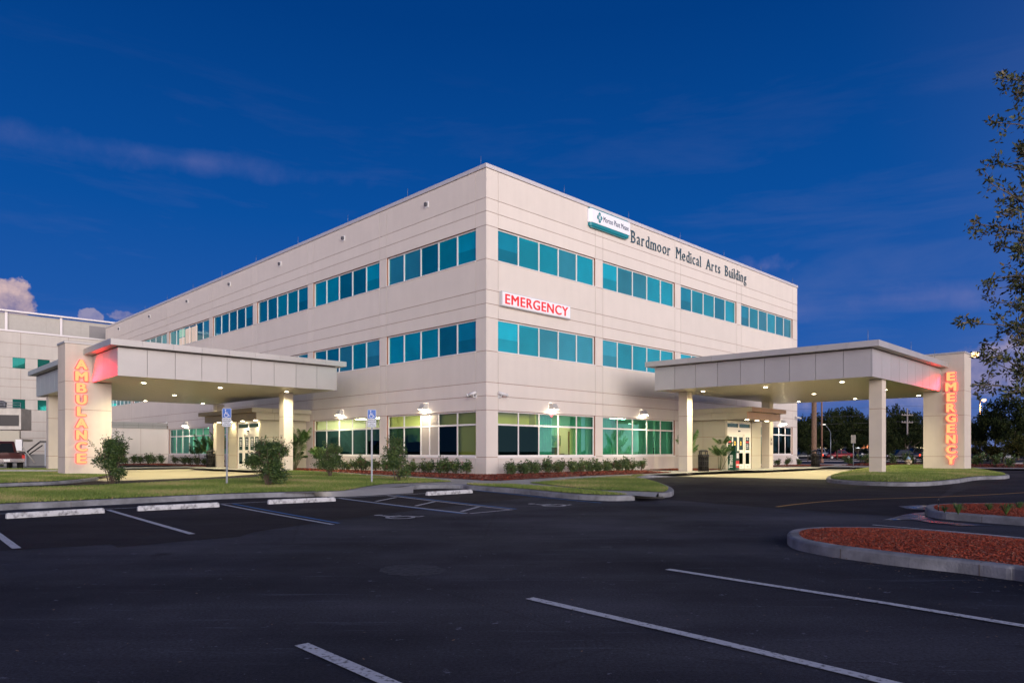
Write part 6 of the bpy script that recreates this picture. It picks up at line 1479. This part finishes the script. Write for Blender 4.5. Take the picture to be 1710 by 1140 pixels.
# ================================================================== background road, islands and shops
def strip(name, pts, z, m): 
    mb = MB(); mb.prism(pts, z - .12, z, 0); o = mb.build(name, m); tag(o, kind='structure'); return o
STRIPC = mat('far_kerb', (.22, .20, .21), .85); FGR = mat('verge_grass', (.045, .06, .02), .95, col2=(.08, .075, .03), vscale=.5)
for y0, y1, x0, x1, z, m in ((63, 64.2, 26, 50, .24, STRIPC), (86, 87, 34, 56, .25, STRIPC), (78, 80.5, 45, 52, .24, FGR), (104, 106, 36, 72, .25, STRIPC), (106.01, 112, 36, 72, .24, FGR), (70, 71.5, 50, 80, .25, STRIPC), (71.51, 76, 50, 80, .24, FGR), (54, 55, 39, 42.5, .23, STRIPC)):
    strip('verge' if m is FGR else 'kerb', [(x0, y0), (x1, y0 + 1.5), (x1, y1 + 1.5), (x0, y1)], z, m)
strip('verge', [(-60, 44.5), (-24, 50), (-20, 53), (-60, 56)], .19, mat('pale_lot', (.30, .28, .24), .8)); strip('verge', [(-60, 62), (-22, 62), (-22, 63), (-60, 63.5)], .22, FGR)
strip('kerb', [(-30.5, 36.2), (-23.5, 35.5), (-22.8, 36.1), (-30.5, 37.4)], .44, CONC)
LITS = emis('shop_lit_front', (1, .80, .45), 1.6); LITW = emis('shop_white_light', (.9, .95, 1), 2.2); LITO = emis('shop_orange_sign', (1, .28, .10), 3.0)
def shop(px0, px1, Y, h, wallc, label, lits, gable=None):
    x0, x1 = (px0 - CPX) / FPX * Y, (px1 - CPX) / FPX * Y; t = empty('shop', ((x0 + x1) / 2, Y, .15), 0, label, 'building'); hw = (x1 - x0) / 2; mb = MB(); mb.box(-hw, hw, 0, 10, 0, h); mb.build('wall', mat('shop_wall', wallc, .8), t)
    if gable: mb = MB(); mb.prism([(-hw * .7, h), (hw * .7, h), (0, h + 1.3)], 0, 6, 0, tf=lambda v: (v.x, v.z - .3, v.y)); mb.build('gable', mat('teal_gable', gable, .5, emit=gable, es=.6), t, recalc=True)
    for a, b_, z0, z1, m in lits: mb = MB(); mb.box(-hw + 2 * hw * a, -hw + 2 * hw * b_, -.15, -.01, z0, z1); mb.build('lit_window', m, t)
shop(1360, 1372, 150, 2.9, (.35, .30, .22), 'distant shop with a warm lit front left of the tree trunks', [(.1, .9, 1.0, 2.3, LITS)])
shop(1376, 1412, 156, 2.6, (.20, .19, .2), 'distant dark shop with small pale windows behind the parked cars', [(.05, .12, .9, 2.2, LITS), (.35, .40, 1.2, 2.2, LITS), (.78, .86, 1.2, 2.4, LITS)])
shop(1428, 1452, 150, 2.9, (.4, .38, .35), 'distant shop with a teal gable and an orange lit sign', [(.46, .92, 1.9, 2.5, LITO), (.05, .35, 1.7, 2.3, LITW), (.4, .95, 1.0, 1.5, LITW)], (.0, .32, .30))
shop(1526, 1548, 150, 2.6, (.3, .28, .2), 'distant shop with pale yellow lights left of the EMERGENCY pylon', [(.2, .8, 1.6, 2.2, LITS)])
# ------------------------------------------------------------------ vehicles
TYRE = mat('tyre_rubber', (.012, .012, .012), .8); RIM = mat('wheel_rim', (.35, .35, .36), .3, .8); CGL = mat('car_glass', (.01, .012, .015), .06, spec=.8); TAIL = emis('tail_light', (1, .05, .02), 6); TAILD = mat('tail_lens', (.25, .01, .01), .3, emit=(1, .05, .02), es=.25); HEADL = mat('head_lens', (.6, .6, .6), .2)
def car(kind, paint, tail=TAILD):
    t = empty({'sedan': 'parked_car', 'suv': 'parked_suv', 'pickup': 'pickup_truck'}[kind], (0, 0, 0)); L_, W_, H_ = {'sedan': (4.6, 1.78, 1.42), 'suv': (4.7, 1.86, 1.72), 'pickup': (5.6, 1.98, 1.88)}[kind]; hw = W_ / 2
    bel = {'sedan': .86, 'suv': 1.0, 'pickup': 1.10}[kind]; sill = .30 if kind != 'pickup' else .48
    # lower body as stations along x (front = -x)
    st_ = {'sedan': [(-2.3, .45, .62, .86), (-2.15, .32, .74, .96), (-1.0, sill, .84, 1), (0, sill, .88, 1), (1.3, sill, .92, 1), (2.15, .34, .94, .97), (2.3, .45, .86, .90)],
           'suv': [(-2.35, .48, .78, .88), (-2.2, .34, .92, .97), (-1.1, sill, 1.0, 1), (0, sill, 1.0, 1), (1.4, sill, 1.02, 1), (2.25, .38, 1.02, .97), (2.35, .5, .96, .92)],
           'pickup': [(-2.8, .60, .95, .90), (-2.6, .50, 1.06, .98), (-1.3, sill, 1.12, 1), (0, sill, 1.12, 1), (1.4, sill, 1.14, 1), (2.7, .55, 1.14, 1), (2.8, .62, 1.12, .98)]}[kind]
    mb = MB(); rows = []
    for x, z0, z1, f in st_:
        h = hw * f; rows.append([(x, -h * .94, z0), (x, -h, z0 + .12), (x, -h, (z0 + z1) / 2 + .05), (x, -h * .95, z1), (x, 0, z1 + .03), (x, h * .95, z1), (x, h, (z0 + z1) / 2 + .05), (x, h, z0 + .12), (x, h * .94, z0)])
    for r_ in rows: mb.v += r_
    k = 9
    for i in range(len(rows) - 1):
        for j in range(k): jj = (j + 1) % k; mb.f.append((i * k + j, (i + 1) * k + j, (i + 1) * k + jj, i * k + jj)); mb.m.append(0); mb.sm.append(j != 8)
    mb.f.append(tuple(range(k))); mb.f.append(tuple((len(rows) - 1) * k + q_ for q_ in range(k))[::-1]); mb.m += [0, 0]; mb.sm += [False, False]
    body = mb.build('body', paint, t, recalc=True)
    # greenhouse
    gh = {'sedan': [(-1.05, 1.0), (-.35, .78), (.95, .78), (1.75, 1.0)], 'suv': [(-1.0, 1.0), (-.45, .82), (1.9, .82), (2.28, 1.0)], 'pickup': [(-1.0, 1.0), (-.45, .84), (.75, .84), (.95, 1.0)]}[kind]
    zs = [bel, H_, H_, bel]; mb = MB(); g_ = MB()
    for (x, f), z in zip(gh, zs): mb.v += [(x, -hw * .9 * f, z - (.03 if z == bel else 0)), (x, hw * .9 * f, z - (.03 if z == bel else 0))]
    for f in ((0, 2, 3, 1), (2, 4, 5, 3), (4, 6, 7, 5), (0, 6, 4, 2), (1, 3, 5, 7), (0, 1, 7, 6)): mb.f.append(f); mb.m.append(0 if f != (2, 4, 5, 3) else 0); mb.sm.append(False)
    mb.build('cabin', paint, t, bevel=.05, recalc=True)
    def lerp(a, b_, u): return tuple(a[q_] + (b_[q_] - a[q_]) * u for q_ in range(3))
    v = mb.v
    def pane(i0, i1, i2, i3, out, u0=.10, u1=.9, w0=.12, w1=.86):
        q4 = [lerp(lerp(v[i0], v[i3], u0), lerp(v[i1], v[i2], u0), w0), lerp(lerp(v[i0], v[i3], u1), lerp(v[i1], v[i2], u1), w0), lerp(lerp(v[i0], v[i3], u1), lerp(v[i1], v[i2], u1), w1), lerp(lerp(v[i0], v[i3], u0), lerp(v[i1], v[i2], u0), w1)]
        g_.poly([tuple(a + b_ for a, b_ in zip(p_, out)) for p_ in q4])
    pane(0, 2, 3, 1, (-.012, 0, .006)); pane(6, 4, 5, 7, (.012, 0, .006))
    for s, (a, b_, c, d) in ((-1, (0, 2, 4, 6)), (1, (1, 3, 5, 7))): pane(a, b_, c, d, (0, s * .012, .004), .06, .47); pane(a, b_, c, d, (0, s * .012, .004), .52, .94)
    g_.build('window', CGL, t)
    if kind == 'pickup':
        mb = MB(); mb.box(1.0, 2.70, -hw + .1, hw - .1, 1.02, 1.185); mb.build('bed', BLACKP, t); mb = MB(); mb.box(2.79, 2.93, -hw + .06, hw - .06, .56, .78); mb.build('bumper', mat('chrome', (.5, .5, .52), .2, .9), t); mb = MB(); mb.box(2.931, 2.94, -.16, .16, .60, .74); mb.build('number_plate', WHITEP, t)
    wr = {'sedan': .32, 'suv': .36, 'pickup': .41}[kind]
    for x in (-L_ * .31, L_ * .31):
        for s in (-1, 1):
            mb = MB(); mb.tube((x, s * (hw - .20), wr), (x, s * (hw + .01), wr), wr, wr, 18); w_ = mb.build('wheel', TYRE, t); mb = MB(); mb.tube((x, s * (hw + .011), wr), (x, s * (hw + .02), wr), wr * .62, wr * .55, 12); mb.build('rim', RIM, w_)
    for s in (-1, 1):
        z = {'sedan': .72, 'suv': .9, 'pickup': .88}[kind]; mb = MB(); mb.box(L_ / 2 - .01, L_ / 2 + .03, s * (hw - .08) - .10, s * (hw - .08) + .06, z - (.10 if kind != 'pickup' else .2), z + .12); mb.build('tail_light', tail, t)
        mb = MB(); mb.box(-L_ / 2 - .02, -L_ / 2 + .08, s * (hw - .26) - .16, s * (hw - .26) + .12, z - .14, z); mb.build('head_light', HEADL, t)
    return t
def paint(n, c): return mat(n, c, .3, .25, coat=.6)
CARS = {}
def park(key, kind, pm, px, Y, rz, label, tail=TAILD, group=None):
    if key in CARS: o = copy_tree(CARS[key])
    else: o = CARS[key] = car(kind, pm, tail)
    o.location = ((px - CPX) / FPX * Y, Y, .152); o.rotation_euler = (0, 0, rz); tag(o, label, 'car' if kind != 'pickup' else 'pickup truck', group)
PWH, PRD, PDK, PSV, PBL, PMR = paint('car_white', (.55, .56, .58)), paint('car_red', (.30, .02, .02)), paint('car_black', (.012, .013, .018)), paint('car_silver', (.25, .26, .28)), paint('car_blue', (.02, .04, .12)), paint('truck_maroon', (.045, .004, .005))
park('pk', 'pickup', PMR, -3, 46.0, ROT + R(90) + R(180) + R(0), 'dark maroon pickup truck parked at the left edge, tailgate towards us')
g_ = 'cars parked beyond the road'
for key, kind, pm, px, Y, rz, lb, tl in (('sw', 'suv', PWH, 1368, 116, 1.4, 'white sport utility car left of the tall pole', TAILD), ('sw', 'suv', PWH, 1394, 114, 1.7, 'white sport utility car under the round tree', TAILD), ('rc', 'sedan', PRD, 1397, 108, .2, 'red car in front of the white one under the round tree', TAILD), ('rc', 'sedan', PRD, 1409, 117, 1.5, 'second red car right of the first, nose on', TAILD),
    ('sv', 'sedan', PSV, 1381, 119, 1.3, 'silver car between the two white ones', TAILD), ('ds', 'suv', PDK, 1420, 116, 1.5, 'dark sport utility car left of the grey sign post', TAILD), ('ds', 'suv', PDK, 1431, 113, 1.7, 'dark sport utility car right of the grey sign post', TAILD), ('bc', 'sedan', PBL, 1440, 117, 1.4, 'dark blue car under the orange shop sign', TAILD), ('bc', 'sedan', PBL, 1450, 112, .3, 'dark blue car at the left side of the near canopy column', TAILD),
    ('sv', 'sedan', PSV, 1497, 118, 1.4, 'silver car just right of the near canopy column', TAILD), ('ds', 'suv', PDK, 1507, 121, 1.6, 'dark car behind the fire hydrant', TAILD), ('dv', 'suv', PDK, 1527, 108, .1, 'long dark van-like car left of the EMERGENCY pylon', TAIL), ('tl', 'sedan', PDK, 1342, 96, .1, 'dark car with glowing tail lights just right of the building', TAIL),
    ('tl', 'sedan', PDK, 1502, 92, .15, 'dark car with glowing tail lights on the road behind the hydrant', TAIL), ('sv', 'sedan', PSV, 1668, 84, 1.2, 'silver car under the dark trees at right', TAILD)): park(key, kind, pm, px, Y, rz, lb, tl, g_)
# ------------------------------------------------------------------ service yard at far left
Yq = 57.0; t = empty('cooling_plant', ((8 - CPX) / FPX * Yq, Yq, .15), ROT * .35, 'pale roof-high cooling plant on steel legs behind the maroon truck', 'machine'); SM = mat('plant_metal', (.42, .40, .36), .5, .3, var=.15, vscale=2)
mb = MB(); mb.box(-2.4, 1.15, 0, 2.2, 3.0, 4.75); mb.build('casing', SM, t, bevel=.02)
mb = MB(); mb.box(-2.2, -.9, -.02, -.001, 3.1, 4.1); mb.box(-.7, 1.0, -.02, -.001, 3.3, 4.2); mb.build('louvre', DKMETAL, t)
mb = MB(); mb.box(-2.4, 1.2, -.3, 2.3, 2.05, 2.25); mb.box(-2.4, 1.1, -.2, .1, 2.26, 2.9); mb.build('platform', mat('platform_pale', (.45, .42, .33), .6), t)
for x in (-2.2, -.6, 1.0): mb = MB(); mb.box(x - .06, x + .06, -.2, -.08, 0, 2.049); mb.build('leg', SM, t)
mb = MB()
for z in (4.9, 5.1, 5.3): mb.tube((-2.4, -.1, z - .1), (1.15, -.1, z - .1), .025)
for x in (-2.4, -1.2, 0, 1.15): mb.tube((x, -.1, 4.75), (x, -.1, 5.2), .025)
mb.build('railing', METAL, t); mb = MB(); mb.lathe([(.8, 4.751), (.85, 5.3), (.6, 5.42)], 24, c=(-1.1, 1.0)); mb.build('fan_housing', mat('fan_grey', (.12, .12, .13), .5), t)
mb = MB(); mb.tube((1.1, -.3, 1.9), (2.3, -.5, .3), .05); mb.tube((1.1, -.1, 1.3), (1.1, -.1, .3), .03); mb.build('strut', SM, t); mb = MB(); mb.box(.9, 1.35, -.42, -.21, 1.3, 2.2); mb.build('control_box', WHITEP, t)
t = empty('service_stair', ((45 - CPX) / FPX * 58, 58, .15), ROT * .4, 'black service stair and landing between the cooling plant and the far canopy column', 'stair'); mb = MB()
mb.box(-1.6, .1, 0, .12, 1.05, 1.22); mb.tube((.0, .05, 1.2), (.9, .05, 2.0), .06); mb.box(.9, 2.9, 0, .12, 1.95, 2.12); mb.tube((.1, .05, .95), (1.1, .05, 1.75), .05); mb.build('rail', DKMETAL, t)
for x in (-1.2, -.1, 1.3, 1.75, 2.6): mb = MB(); mb.box(x - .05, x + .05, .02, .12, -.1, 1.04 if x < .5 else 1.94); mb.build('post', METAL, t)
mb = MB(); mb.box(-1.8, 3.0, .5, .6, -.1, 1.0); mb.build('low_wall', mat('yard_wall', (.2, .2, .2), .8), t)
